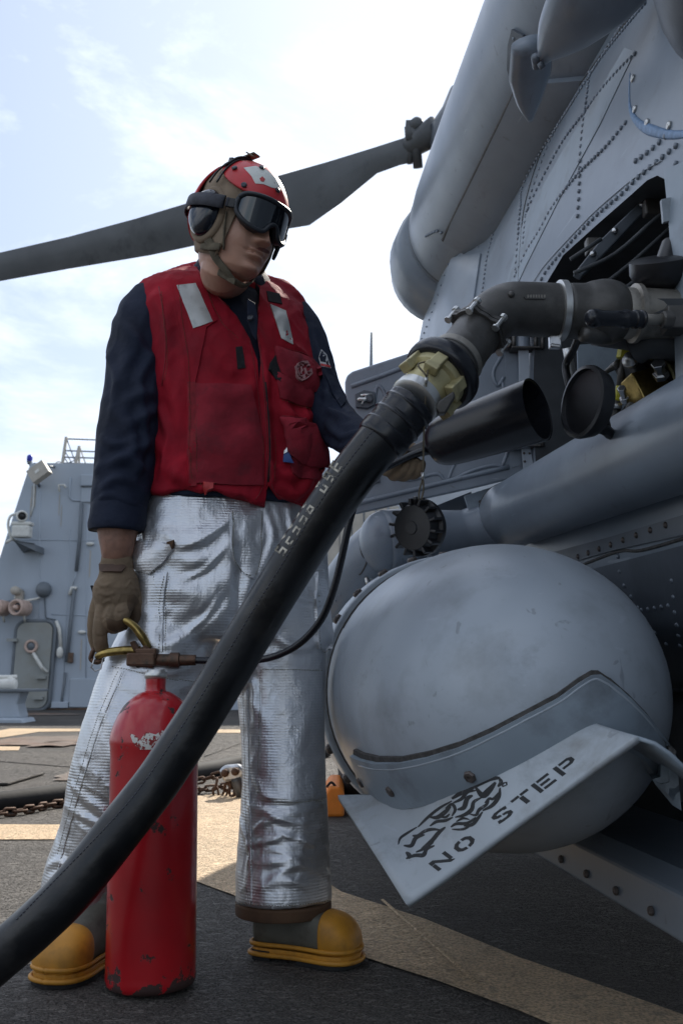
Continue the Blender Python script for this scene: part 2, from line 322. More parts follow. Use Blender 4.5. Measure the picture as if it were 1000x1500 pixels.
def loft(bm, rings, cap=(1, 1), closed=True):
    R = [[bm.verts.new(p) for p in r] for r in rings]
    n = len(R[0])
    for a, b in zip(R, R[1:]):
        for i in range(n if closed else n-1):
            j = (i+1) % n
            bm.faces.new((a[i], a[j], b[j], b[i]))
    if closed and cap[0]: bm.faces.new(R[0][::-1])
    if closed and cap[1]: bm.faces.new(R[-1])
    return R
def perp(d):
    d = Vector(d).normalized(); a = Vector((0, 0, 1)) if abs(d.z) < .9 else Vector((1, 0, 0))
    x = d.cross(a).normalized(); return x, d.cross(x).normalized()
def spline(pts, k=6):
    pts = [Vector(p) for p in pts]
    if len(pts) < 3: return pts
    q = [pts[0]*2-pts[1]] + pts + [pts[-1]*2-pts[-2]]; out = []
    for i in range(1, len(q)-2):
        p0, p1, p2, p3 = q[i-1:i+3]
        for s in range(k):
            t = s/k
            out.append(.5*((2*p1) + (p2-p0)*t + (2*p0-5*p1+4*p2-p3)*t*t + (3*p1-p0-3*p2+p3)*t**3))
    out.append(pts[-1]); return out
def interp(v, n):
    v = list(v); return [float(np.interp(i/(n-1)*(len(v)-1), range(len(v)), v)) for i in range(n)]
def tube(bm, pts, rad, n=12, k=0, flat=1, cap=True, x0=None, rnd=False):
    if k: m0 = len(pts); pts = spline(pts, k)
    pts = [Vector(p) for p in pts]
    rad = interp(rad, len(pts)) if hasattr(rad, '__len__') else [rad]*len(pts)
    rings = []; x = None
    for i, p in enumerate(pts):
        d = (pts[min(i+1, len(pts)-1)] - pts[max(i-1, 0)]).normalized()
        if x is None: x = Vector(x0) if x0 is not None else perp(d)[0]
        x = (x - d*x.dot(d)).normalized(); y = d.cross(x)
        rings.append([p + (x*math.cos(a)*rad[i] + y*math.sin(a)*rad[i]*flat) for a in [2*math.pi*j/n for j in range(n)]])
    if rnd:
        c0 = pts[0]; d0 = (pts[0]-pts[1]).normalized(); c1 = pts[-1]; d1 = (pts[-1]-pts[-2]).normalized()
        pre = [[c0 + (q-c0)*math.cos(s) + d0*rad[0]*math.sin(s) for q in rings[0]] for s in (1.35, .9, .45)]
        post = [[c1 + (q-c1)*math.cos(s) + d1*rad[-1]*math.sin(s) for q in rings[-1]] for s in (.45, .9, 1.35)]
        rings = pre + rings + post
    loft(bm, rings, (cap, cap)); return bm
def lathe(bm, prof, o, axis, n=32, x0=None, cap=(1, 1)):
    """prof: list of (distance along axis, radius)"""
    o = Vector(o); ax = Vector(axis).normalized(); x, y = perp(ax)
    if x0 is not None: x = Vector(x0); x = (x-ax*x.dot(ax)).normalized(); y = ax.cross(x)
    loft(bm, [[o + ax*s + (x*math.cos(2*math.pi*j/n) + y*math.sin(2*math.pi*j/n))*max(r, 1e-4) for j in range(n)] for s, r in prof], cap); return bm
def box(bm, c, sx, sy, sz, X=(1, 0, 0), Y=(0, 1, 0), Z=None):
    c = Vector(c); X = Vector(X).normalized(); Y = Vector(Y).normalized(); Z = Vector(Z).normalized() if Z is not None else X.cross(Y).normalized()
    v = [bm.verts.new(c + X*(sx/2*i) + Y*(sy/2*j) + Z*(sz/2*k)) for k in (-1, 1) for j in (-1, 1) for i in (-1, 1)]
    for f in ((0, 2, 3, 1), (4, 5, 7, 6), (0, 1, 5, 4), (2, 6, 7, 3), (0, 4, 6, 2), (1, 3, 7, 5)): bm.faces.new([v[i] for i in f])
    return bm
def prism(bm, pts, off):
    """polygon of 3-d points, thickened by the vector off"""
    off = Vector(off); a = [bm.verts.new(Vector(p)) for p in pts]; b = [bm.verts.new(Vector(p)+off) for p in pts]; n = len(a)
    bm.faces.new(a); bm.faces.new(b[::-1])
    for i in range(n): bm.faces.new((a[i], b[i], b[(i+1) % n], a[(i+1) % n]))
    return bm
def ball(bm, c, r, n=12, X=None, Y=None, Z=None, s=(1, 1, 1)):
    m = Matrix.Translation(c)
    if X is not None:
        X, Y, Z = Vector(X), Vector(Y), Vector(Z)
        m = m @ Matrix(((X.x, Y.x, Z.x, 0), (X.y, Y.y, Z.y, 0), (X.z, Y.z, Z.z, 0), (0, 0, 0, 1)))
    m = m @ Matrix.Diagonal((r*s[0], r*s[1], r*s[2], 1))
    bmesh.ops.create_uvsphere(bm, u_segments=n, v_segments=max(6, n*2//3), radius=1, matrix=m); return bm
def remesh(bm, voxel, smooth=2):
    me = bpy.data.meshes.new('tmp'); bmesh.ops.recalc_face_normals(bm, faces=bm.faces); bm.to_mesh(me); bm.free()
    o = bpy.data.objects.new('tmp', me); COL.objects.link(o)
    md = o.modifiers.new('r', 'REMESH'); md.mode = 'VOXEL'; md.voxel_size = voxel; md.use_smooth_shade = True
    if smooth: ms = o.modifiers.new('s', 'SMOOTH'); ms.iterations = smooth; ms.factor = .5
    dg = bpy.context.evaluated_depsgraph_get(); out = bpy.data.meshes.new_from_object(o.evaluated_get(dg))
    bpy.data.objects.remove(o); return out
def boolean(me, cutter_bm, op='DIFFERENCE'):
    c = bpy.data.meshes.new('c'); bmesh.ops.recalc_face_normals(cutter_bm, faces=cutter_bm.faces); cutter_bm.to_mesh(c); cutter_bm.free()
    a = bpy.data.objects.new('a', me); b = bpy.data.objects.new('b', c); COL.objects.link(a); COL.objects.link(b)
    md = a.modifiers.new('x', 'BOOLEAN'); md.operation = op; md.object = b; md.solver = 'EXACT'
    dg = bpy.context.evaluated_depsgraph_get(); out = bpy.data.meshes.new_from_object(a.evaluated_get(dg))
    bpy.data.objects.remove(a); bpy.data.objects.remove(b); return out
def bvh_me(me):
    return BVHTree.FromPolygons([v.co.copy() for v in me.vertices], [tuple(p.vertices) for p in me.polygons])
def evalmesh(o):
    dg = bpy.context.evaluated_depsgraph_get(); return bpy.data.meshes.new_from_object(o.evaluated_get(dg))
def hit(bvh, px, py):
    d = D(px, py).normalized(); r = bvh.ray_cast(CAMV, d)
    if r[0] is None: return None
    n = r[1]
    if n.dot(d) > 0: n = -n
    return r[0], n
def coords(me):
    a = np.empty(len(me.vertices)*3); me.vertices.foreach_get('co', a); return a.reshape(-1, 3)
def normals(me):
    a = np.empty(len(me.vertices)*3); me.vertex_normals.foreach_get('vector', a); return a.reshape(-1, 3)
def displace(me, fn):
    c = coords(me); n = normals(me); d = fn(c, n); c = c + n*d[:, None]; me.vertices.foreach_set('co', c.ravel()); me.update()
def seg_dist(c, a, b):
    a = np.array(a); b = np.array(b); ab = b-a; t = np.clip(((c-a)@ab)/max(ab@ab, 1e-9), 0, 1); return np.linalg.norm(c-(a+t[:, None]*ab), axis=1), t
def folds(me, lines, bvh=None):
    """lines: (pixel polyline, width m, height m): creases modelled where they lie on the cloth"""
    bvh = bvh or bvh_me(me)
    c0 = coords(me)
    def fn(c, n):
        tot = np.zeros(len(c))
        for pl, w, h in lines:
            pts = [hit(bvh, *q) for q in pl]; pts = [p[0] for p in pts if p]
            if len(pts) < 2: continue
            if len(pl) > 2: pts = spline(pts, 3)
            best = np.full(len(c), 9.); par = np.zeros(len(c)); k = len(pts)-1
            for i in range(k):
                d, t = seg_dist(c, pts[i], pts[i+1]); m = d < best; best = np.where(m, d, best); par = np.where(m, (i+t)/k, par)
            taper = np.sin(np.clip(par*.86+.07, 0, 1)*math.pi)**.6
            tot += h*np.exp(-(best/w)**2)*taper - .35*h*np.exp(-((best-1.7*w)/w)**2)*taper
        return tot
    displace(me, fn)
def ndisp(me, scale, amp, ridge=False, seed=0, mask=None):
    def fn(c, n):
        s = Vector(scale); out = np.empty(len(c)); o = Vector((seed*3.1, seed*1.7, seed*.9))
        for i, p in enumerate(c):
            q = Vector((p[0]*s.x, p[1]*s.y, p[2]*s.z)) + o
            v = noise.noise(q)
            out[i] = (1-2*abs(v))**2 - .5 if ridge else v
        if mask is not None: out *= mask(c)
        return out*amp
    displace(me, fn)
def densify(poly, step):
    out = []
    for i in range(len(poly)):
        a, b = Vector(poly[i]), Vector(poly[(i+1) % len(poly)]); k = max(1, int((b-a).length/step))
        for j in range(k): out.append(a.lerp(b, j/k))
    return out
def inpoly(x, y, poly):
    c = False; n = len(poly)
    for i in range(n):
        x1, y1 = poly[i][0], poly[i][1]; x2, y2 = poly[i-1][0], poly[i-1][1]
        if (y1 > y) != (y2 > y) and x < (x2-x1)*(y-y1)/(y2-y1)+x1: c = not c
    return c
def onto(name, poly, bvh, m, parent, off=.003, thick=.004, step=6, puff=0, smooth=True, kind=None, wave=0):
    """a panel of cloth / sheet / paint laid on a surface: outline found on the surface itself, then given thickness"""
    bd = densify([Vector((p[0], p[1])) for p in poly], step)
    xs = [p[0] for p in bd]; ys = [p[1] for p in bd]; pts = list(bd); nb = len(bd)
    y = min(ys)+step/2
    while y < max(ys):
        x = min(xs)+step/2
        while x < max(xs):
            if inpoly(x, y, bd) and min((Vector((x, y))-q).length for q in bd) > step*.55: pts.append(Vector((x, y)))
            x += step
        y += step
    vs_, es, fs, *_ = delaunay_2d_cdt(pts, [(i, (i+1) % nb) for i in range(nb)], [], 1, 1e-4)
    # keep triangles inside
    fs = [f for f in fs if inpoly(sum(vs_[i].x for i in f)/len(f), sum(vs_[i].y for i in f)/len(f), bd)]
    bm = B(); V = {}; NB = {}
    last = None
    for f in fs:
        for i in f:
            if i in V: continue
            q = vs_[i]; h = hit(bvh, q.x, q.y)
            V[i] = h
    good = [h for h in V.values() if h]
    if not good: bm.free(); return None
    am = sum((h[0]-CAMV).length for h in good)/len(good)
    top = {}; bot = {}
    for i, h in V.items():
        q = vs_[i]
        if h is None:
            d = D(q.x, q.y).normalized(); nn = min(good, key=lambda g: (g[0]-(CAMV+d*am)).length); h = (CAMV + d*(nn[0]-CAMV).length, nn[1])
        e = min((q-b).length for b in bd)
        pf = puff*min(1, e/(step*2.2))
        if wave: pf += wave*noise.noise(h[0]*22)
        top[i] = bm.verts.new(h[0] + h[1]*(off+thick+pf)); bot[i] = bm.verts.new(h[0] + h[1]*(off*.0-.001))
    from collections import Counter
    ec = Counter()
    for f in fs:
        for a, b in zip(f, f[1:]+f[:1]): ec[(a, b)] += 1
    for f in fs:
        try: bm.faces.new([top[i] for i in f]); bm.faces.new([bot[i] for i in f][::-1])
        except ValueError: pass
    for (a, b) in ec:
        if (b, a) not in ec:
            try: bm.faces.new((top[a], bot[a], bot[b], top[b]))
            except ValueError: pass
    return obj(name, bm, m, parent, smooth, auto=50, kind=kind)
def cord(name, pl, bvh, r, m, parent, off=0, k=4, n=6, flat=1, closed=False, kind=None):
    if closed: pl = pl + [pl[0]]
    pts = [hit(bvh, *q) for q in [tuple(v) for v in spline([Vector((a, b, 0)) for a, b in pl], k)] for q in [(q[0], q[1])]]
    pts = [p[0]+p[1]*off for p in pts if p]
    if len(pts) < 2: return None
    bm = B(); tube(bm, pts, r, n, flat=flat); return obj(name, bm, m, parent, kind=kind)
def stitch(name, pls, bvh, m, parent, gap=5, r=.0007, off=.0008, length=.55):
    bm = B()
    for pl in pls:
        s = spline([Vector((a, b, 0)) for a, b in pl], 8); tot = sum((b-a).length for a, b in zip(s, s[1:])); cnt = max(2, int(tot/gap)); acc = [0]
        for a, b in zip(s, s[1:]): acc.append(acc[-1]+(b-a).length)
        def at(d): return Vector([np.interp(d, acc, [p[i] for p in s]) for i in range(2)])
        for i in range(cnt):
            a, b = at(i*gap), at(i*gap+gap*length); ha, hb = hit(bvh, *a), hit(bvh, *b)
            if ha and hb and (ha[0]-hb[0]).length < .03: tube(bm, [ha[0]+ha[1]*off, hb[0]+hb[1]*off], r, 4)
    if not bm.verts: bm.free(); return None
    return obj(name, bm, m, parent, kind='stuff')
def copy_mesh_at(name, me, m, parent, mw, smooth=True):
    """a part that shares its mesh with its fellows, placed by a matrix"""
    o = bpy.data.objects.new(name, me); COL.objects.link(o)
    if parent is not None: o.parent = parent; mw = Matrix.Translation(-Vector(rootof(parent).location)) @ mw
    o.matrix_basis = mw
    return o
def frame(o, X, Y, Z, s=1.0):
    return Matrix(((X[0]*s, Y[0]*s, Z[0]*s, o[0]), (X[1]*s, Y[1]*s, Z[1]*s, o[1]), (X[2]*s, Y[2]*s, Z[2]*s, o[2]), (0, 0, 0, 1)))
def mesh_of(bm, m, smooth=True):
    me = bpy.data.meshes.new('piece'); bmesh.ops.recalc_face_normals(bm, faces=bm.faces); bm.to_mesh(me); bm.free(); me.materials.append(MATS[m])
    for p in me.polygons: p.use_smooth = smooth
    return me
# ================================================================== THE SETTING
def sheet(name, poly3, m, z, kind='structure', thick=None):
    bm = B(); vs_ = [bm.verts.new((p[0], p[1], z)) for p in poly3]; bm.faces.new(vs_)
    bmesh.ops.triangulate(bm, faces=bm.faces)
    o = obj(name, bm, m, None, False); 
    if kind: o['kind'] = kind
    return o
sea = sheet('sea', [(-1500, -1500), (1500, -1500), (1500, 1500), (-1500, 1500)], 'water', -6)
bm = B()    # flight deck: a thick plate
prism(bm, [(-9, -8, 0), (9, -8, 0), (9, 19, 0), (-9, 19, 0)], (0, 0, -.4)); dk = obj('flight_deck', bm, 'deck', None, False); dk['kind'] = 'structure'
bm = B(); prism(bm, [(-9, -8, -.42), (9, -8, -.42), (9, 24, -.42), (-9, 24, -.42)], (0, 0, -6)); o = obj('ship_hull', bm, 'ship', None, False); o['kind'] = 'structure'
def mark(name, pl, z=.004, m='cream'):
    return sheet(name, [G(x, y, z) for x, y in pl], m, z)
mark('deck_marking', spline([Vector((x, y, 0)) for x, y in [(-160, 1206), (60, 1207), (150, 1208)]], 3) and [(-260, 1206), (150, 1208), (230, 1186), (277, 1167), (345, 1160), (400, 1196), (440, 1245), (470, 1286), (500, 1306), (620, 1345), (760, 1402), (900, 1450), (1000, 1486), (1250, 1570), (1250, 1720), (900, 1540), (760, 1480), (640, 1436), (540, 1404), (430, 1352), (340, 1310), (280, 1288), (230, 1240), (180, 1229), (-260, 1230)])
mark('deck_marking', [(-400, 1080), (-60, 1081), (16, 1067), (345, 1068.5), (640, 1070), (640, 1075), (345, 1073.5), (120, 1071), (60, 1072), (-10, 1093), (-400, 1096)][:9] + [(60, 1071.5), (5, 1080), (-400, 1082)])
mark('deck_marking', [(-200, 1093), (30, 1093.5), (28, 1099), (-200, 1100)])
def blob(cx, cy, rx, ry, z, m, name, n=26, rough=.3):
    c = G(cx, cy, z); ex = (G(cx+rx, cy, z)-c).length; ey = (G(cx, cy-ry, z)-c).length
    pts = []
    for i in range(n):
        a = 2*math.pi*i/n; k = 1+rough*noise.noise(Vector((math.cos(a)*2+cx, math.sin(a)*2+cy, z)))*2
        pts.append((c.x+ex*k*math.cos(a), c.y+ey*k*math.sin(a)))
    return sheet(name, pts, m, z)
blob(60, 1084, 75, 5, .008, 'rust', 'rust_stain', rough=.5); blob(118, 1135, 34, 7, .008, 'rust', 'rust_stain', rough=.5); blob(60, 1046, 60, 1.6, .008, 'rust', 'rust_stain', rough=.3)
blob(75, 1089, 40, 3, .012, 'rust', 'rust_stain', rough=.5)
for pl in ([(0, 1136), (30, 1124), (66, 1134), (12, 1150), (-30, 1150)], [(112, 1113), (124, 1110), (129, 1116), (118, 1119)]):
    bm = B(); prism(bm, [G(x, y, .006) for x, y in pl], (0, 0, .012)); o = obj('deck_plate', bm, 'deck', None, False, bevel=.004); o['kind'] = 'structure'
# raised weld seams across the deck
for a, b in (((-40, 1112), (160, 1128)), ((440, 1094), (320, 1140)), ((300, 1108), (360, 1086)), ((560, 1318), (700, 1440))):
    bm = B(); pa, pb = G(*a, .004), G(*b, .004); tube(bm, [pa, pb], .005, 6, flat=.5); o = obj('weld_seam', bm, 'cream' if a[0] > 500 else 'deck', None); o['kind'] = 'structure'

# ------------------------------------------------------------------ superstructure at the far end of the deck
YW = 16.5
def PW(px, py, d=0): return P(px, py, YW) + Vector((0, -d, 0))*1.0
sup = root('superstructure', (0, YW+2, 0), 'pale grey ship superstructure wall with a hatch at the far end of the deck', 'ship')
bm = B(); prism(bm, [PW(45, 678), PW(660, 684), Vector((PW(660, 684).x, YW, 0)), Vector((PW(-72, 1040).x, YW, 0))], (0, 4.5, 0)); obj('wall', bm, 'ship', sup, False)
def rrect(x0, y0, x1, y1, r, n=5, sk=0):
    out = []
    for cx, cy, a0 in ((x1-r, y0+r, -90), (x1-r, y1-r, 0), (x0+r, y1-r, 90), (x0+r, y0+r, 180)):
        for i in range(n+1):
            a = math.radians(a0 + 90*i/n); x, y = cx+r*math.cos(a), cy+r*math.sin(a); out.append((x + sk*(y1-y), y))
    return out
hp = rrect(18, 912, 70, 1038, 13, sk=.085)
bm = B(); prism(bm, [PW(x, y, .02) for x, y in hp], (0, -.07, 0)); door = obj('hatch', bm, 'ship_door', sup, False, bevel=.02)
bm = B(); q = [PW(x, y, .05) for x, y in rrect(16, 910, 73, 1040, 14, sk=.085)]; tube(bm, q + [q[0]], .035, 6); obj('hatch_rim', bm, 'ship_dark', sup)
bm = B(); lathe(bm, [(0, .11), (.05, .11), (.05, .07), (.03, .07)], PW(49, 947, .08), (0, -1, 0), 20); obj('porthole', bm, 'pink_horn', door)
bm = B(); lathe(bm, [(0, .07), (.045, .065)], PW(49, 947, .08), (0, -1, 0), 16); obj('pane', bm, 'ship_dark', door)
bm = B(); tube(bm, [PW(53, 957, .14), PW(60, 968, .16), PW(66, 978, .16), PW(73, 985, .12)], .03, 6); obj('lever', bm, 'white_paint', door)
for x, y in ((22, 938), (64, 992), (60, 1022)): bm = B(); box(bm, PW(x, y, .13), .16, .08, .05); obj('hinge', bm, 'ship_door', door, False)
def wbox(name, x0, y0, x1, y1, d, m, par=sup, bev=.01):
    a, b = PW(x0, y0), PW(x1, y1); bm = B(); box(bm, ((a.x+b.x)/2, YW-d/2-.003, (a.z+b.z)/2), abs(b.x-a.x), d, abs(a.z-b.z)); return obj(name, bm, m, par, False, bevel=bev)
def wline(name, pts, r, m, d=.04, par=sup):
    bm = B(); tube(bm, [PW(x, y, d) for x, y in pts], r, 6); return obj(name, bm, m, par)
wline('pipe', [(121, 738), (118, 790), (113, 837)], .03, 'ship_dark'); wline('pipe', [(110, 862), (104, 920), (99, 970)], .03, 'ship_dark')
wline('pipe', [(103, 872), (107, 861), (114, 862)], .03, 'white_paint'); wline('weld_seam', [(113, 838), (108, 858)], .012, 'ship'); wline('weld_seam', [(103, 616+160), (92, 1040)], .008, 'ship', .0)
wline('weld_seam', [(97, 985), (92, 1020), (90, 1038)], .02, 'ship_dark', .02)
wline('panel_edge', [(104, 700), (102, 728), (107, 733), (119, 734)], .015, 'ship', .01)
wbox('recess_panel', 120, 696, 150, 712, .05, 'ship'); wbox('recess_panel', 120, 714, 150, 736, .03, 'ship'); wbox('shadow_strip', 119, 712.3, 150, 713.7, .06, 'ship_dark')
wbox('locker', 104, 994, 145, 1036, .04, 'ship'); wbox('locker', 77, 1028, 101, 1037, .06, 'ship')
wbox('fire_station', 101, 956, 108, 971, .06, 'rust')
for x, y in ((133, 797), (121, 926)): bm = B(); ball(bm, PW(x, y, .03), .07, 12, s=(1, .5, .45)); obj('deck_light', bm, 'white_paint', sup)
wline('bracket', [(90, 722), (89, 712), (97, 712), (99, 716)], .02, 'white_paint', .1)
wline('cable_conduit', [(84, 910), (89, 922), (91, 950)], .03, 'white_paint', .06); bm = B(); ball(bm, PW(90, 956, .08), .08, 10, s=(.7, .6, 1.2)); obj('conduit_box', bm, 'white_paint', sup)
bm = B(); lathe(bm, [(0, .12), (.06, .13), (.12, .11), (.16, .06), (.17, 0)], PW(65.5, 864, 0), (0, -1, 0), 16); obj('dome_light', bm, 'ship_dark', sup)
for x0 in range(480, 640, 18): wbox('door_slat', x0, 742, x0+16.5, 1030, .05, 'tan_paint', bev=.004)
bm = B()
for k in range(5):       # thin rust runs below the fittings
    x = (48, 53, 88, 46, 91)[k]; y = (712, 712, 724, 730, 740)[k]; a = PW(x, y, .006); box(bm, a + Vector((0, 0, -.18)), .012, .003, .36)
obj('rust_runs', bm, 'tan_paint', sup, False)
for pl in ([(20, 790), (140, 792)], [(0, 880), (16, 880)], [(76, 900), (140, 902)], [(60, 690), (56, 1040)], [(128, 740), (126, 1036)]): wline('weld_seam', pl, .010, 'ship', .0)
wline('cable', [(52, 690), (50, 740), (46, 756)], .012, 'white_paint', .02); wline('cable', [(66, 876), (68, 905), (82, 908)], .012, 'ship_dark', .02)
for x_, y_, h_ in ((72, 1000, .5), (120, 936, .5), (133, 806, .45), (26, 940, .4)): bm = B(); a = PW(x_, y_, .006); box(bm, a + Vector((0, 0, -h_/2)), .018, .003, h_); obj('rust_run', bm, 'tan_paint', sup, False)
bm = B(); box(bm, PW(60, 1039.2, .01), 3.0, .02, .05); obj('base_rust', bm, 'rust', sup, False)
# fittings on the wall, each a thing
fl = root('floodlight', PW(67, 698), 'tilted flat tan box light high on the grey superstructure wall', 'light')
Xf = Vector((.80, -.1, .58)).normalized(); Zf = Vector((.1, -.95, .3)).normalized(); Yf = Zf.cross(Xf).normalized(); Zf = Xf.cross(Yf)
bm = B(); box(bm, PW(67, 698, .35), .33, .26, .14, Xf, Yf, Zf); obj('housing', bm, 'tan_paint', fl, False, bevel=.012)
bm = B(); box(bm, PW(67, 698, .35)+Zf*.075*(1 if Zf.y < 0 else -1), .09, .05, .006, Xf, Yf, Zf); obj('label_plate', bm, 'white_paint', fl, False)
bm = B(); tube(bm, [PW(58, 712, 0), PW(60, 706, .25)], .03, 6); tube(bm, [PW(80, 684, 0), PW(76, 688, .3)], .02, 6); obj('arm', bm, 'ship_dark', fl)
sl = root('searchlight', PW(40, 800), 'white camera light on a bracket on the left side of the grey wall', 'searchlight')
bm = B(); prism(bm, [PW(35, 797, 0), PW(65, 803, 0), PW(65, 812, .0), PW(40, 800, .0)], (0, -.5, 0)); prism(bm, [PW(35, 797, .5), PW(65, 802, .5), PW(50, 806, 0), PW(35, 810, 0)], (0, -.03, 0)); obj('bracket', bm, 'ship_dark', sl, False)
a = PW(44, 784, .4); bm = B(); box(bm, a, .29, .22, .2); obj('body', bm, 'white_paint', sl, False, bevel=.03); bm = B(); box(bm, a+Vector((0, 0, .13)), .33, .2, .06); obj('yoke', bm, 'white_paint', sl, False, bevel=.02)
bm = B(); lathe(bm, [(-.24, .05), (-.2, .085), (0, .095), (.09, .085), (.09, .07), (.04, .06)], PW(45, 762, .45), (.35, -1, -.2), 18); obj('lamp_head', bm, 'white_paint', sl)
bm = B(); lathe(bm, [(.04, .07), (.07, .062)], PW(45, 762, .45), (.35, -1, -.2), 18); obj('lens', bm, 'black_plastic', sl)
bm = B(); tube(bm, [PW(38, 757, .4), PW(27, 762, .4), PW(24, 775, .4), PW(28, 791, .4), PW(33, 797, .3)], .022, 6, k=4); obj('cable', bm, 'white_paint', sl)
bm = B(); tube(bm, [PW(30, 794, .4), PW(22, 800, .45)], .03, 6); obj('arm', bm, 'white_paint', sl)
for k, x in enumerate((10, 40)):
    ls = root('loudspeaker', PW(x, 892), ('round pinkish loudspeaker at the left picture edge beside its twin', 'round pinkish loudspeaker right of its twin, straight above the hatch')[k], 'loudspeaker', 'pink loudspeakers on the superstructure')
    ax = Vector((-.25, -1, 0)); bm = B(); lathe(bm, [(0, .10), (.03, .13), (.3, .135), (.34, .125), (.34, .10), (.2, .07)], PW(x+2, 892, .1), ax, 22); obj('horn', bm, 'pink_horn', ls)
    bm = B(); lathe(bm, [(.22, .10), (.25, .09)], PW(x+2, 892, .1), ax, 18); obj('grille', bm, 'ship_dark', ls)
    bm = B(); lathe(bm, [(.24, .045), (.34, .04), (.36, .01)], PW(x+2, 892, .1), ax, 14); obj('core', bm, 'pink_horn', ls)
    bm = B(); tube(bm, [PW(x+2, 892, .12), PW(x+1, 905, .2), PW(x, 911, .1)], .02, 6); obj('mount', bm, 'white_paint', ls)
cm = root('camera_unit', PW(30, 868), 'small pale round camera above the pink loudspeakers', 'camera')
bm = B(); lathe(bm, [(0, .06), (.2, .075), (.24, .06)], PW(31, 868, 0), (-.2, -1, .1), 14); obj('body', bm, 'tan_paint', cm); bm = B(); box(bm, PW(31, 875, .06), .12, .1, .18); obj('base', bm, 'tan_paint', cm, False)
bm = B(); tube(bm, [PW(24, 875, .08), PW(34, 881, .1), PW(50, 879, .1), PW(60, 876, .05)], .022, 6, k=4); obj('cable', bm, 'white_paint', cm)
bl = root('beacon', PW(41, 680), 'small blue beacon lamp on the left upper corner of the superstructure', 'beacon')
bm = B(); lathe(bm, [(0, .045), (.06, .05), (.1, .04), (.12, .01)], PW(41, 674, -.1), (0, 0, 1), 12); obj('lens', bm, 'blue_glass', bl)
bm = B(); lathe(bm, [(-.05, .03), (0, .05)], PW(41, 674, -.1), (0, 0, 1), 12); tube(bm, [PW(41, 676, -.1), PW(42, 682, -.1), PW(50, 677, -.1)], .02, 6); obj('stand', bm, 'ship_dark', bl)
ms = root('railing', PW(85, 678, -1), 'thin pole railing with wires on top of the superstructure', 'railing')
def wl(x, y): return PW(x, y, -.8)
bm = B(); tube(bm, [wl(71, 676), wl(79, 624)], .03, 6); obj('post', bm, 'tan_paint', ms)
bm = B(); tube(bm, [wl(90, 676), wl(99, 638)], .03, 6); tube(bm, [wl(98, 676), wl(99, 638)], .02, 6); tube(bm, [wl(112, 676), wl(99, 638)], .012, 6); obj('post', bm, 'tan_paint', ms)
for y0, y1 in ((627, 630), (645, 648), (655, 657), (664, 666)):
    bm = B(); tube(bm, [wl(79-(y0-624)*.15, y0), wl(330, y1+6)], .014, 5); obj('wire', bm, 'ship_dark', ms)
bm = B()
for a, b in (((79, 626), (96, 672)), ((76, 645), (92, 672)), ((75, 655), (90, 676)), ((97, 650), (88, 672)), ((72, 668), (96, 658))): tube(bm, [wl(*a), wl(*b)], .01, 5)
obj('stay', bm, 'ship_dark', ms)
bm = B(); tube(bm, [wl(60, 678), wl(60, 664)], .02, 6); tube(bm, [wl(62, 676), wl(63, 664), wl(70, 663), wl(72, 674)], .012, 6, k=3); obj('stub_post', bm, 'tan_paint', ms)
an = root('antenna', P(543, 700, 17.5), 'thin dark whip antenna against the sky left of the helicopter', 'antenna')
bm = B(); tube(bm, [P(543, 700, 17.5), P(543, 560, 17.5), P(544, 487, 17.5)], [.05, .035, .022], 8); obj('whip', bm, 'ship_dark', an)
bt = root('winch', G(14, 1056), 'grey deck winch with a flared base at the left picture edge', 'winch')
yb = G(14, 1056).y
def PB(px, py, d=0): return P(px, py, yb-d)
bm = B(); prism(bm, [PB(-30, 1063), PB(57, 1063), PB(50, 1050), PB(-25, 1050)], (0, -.5, 0)); obj('base_plate', bm, 'ship', bt, False, bevel=.02)
bm = B(); prism(bm, [PB(-25, 1052, -.1), PB(43, 1050, -.1), PB(38, 1030, -.1), PB(44, 1012, -.1), PB(-25, 1012, -.1)], (0, -.35, 0)); obj('pedestal', bm, 'ship', bt, False, bevel=.02)
bm = B(); box(bm, PB(8, 1011, .08), .95, .5, .03); obj('top_plate', bm, 'ship_dark', bt, False, bevel=.005)
bm = B(); lathe(bm, [(0, .07), (.28, .09), (.3, .04)], PB(-10, 1003, .1), (1, 0, 0), 14); obj('drum', bm, 'white_paint', bt)
bm = B(); tube(bm, [PB(-20, 993, .1), PB(25, 992, .1)], .03, 8); ball(bm, PB(17, 997, .1), .06, 10); ball(bm, PB(19, 1004, .1), .05, 10); obj('crank', bm, 'white_paint', bt)
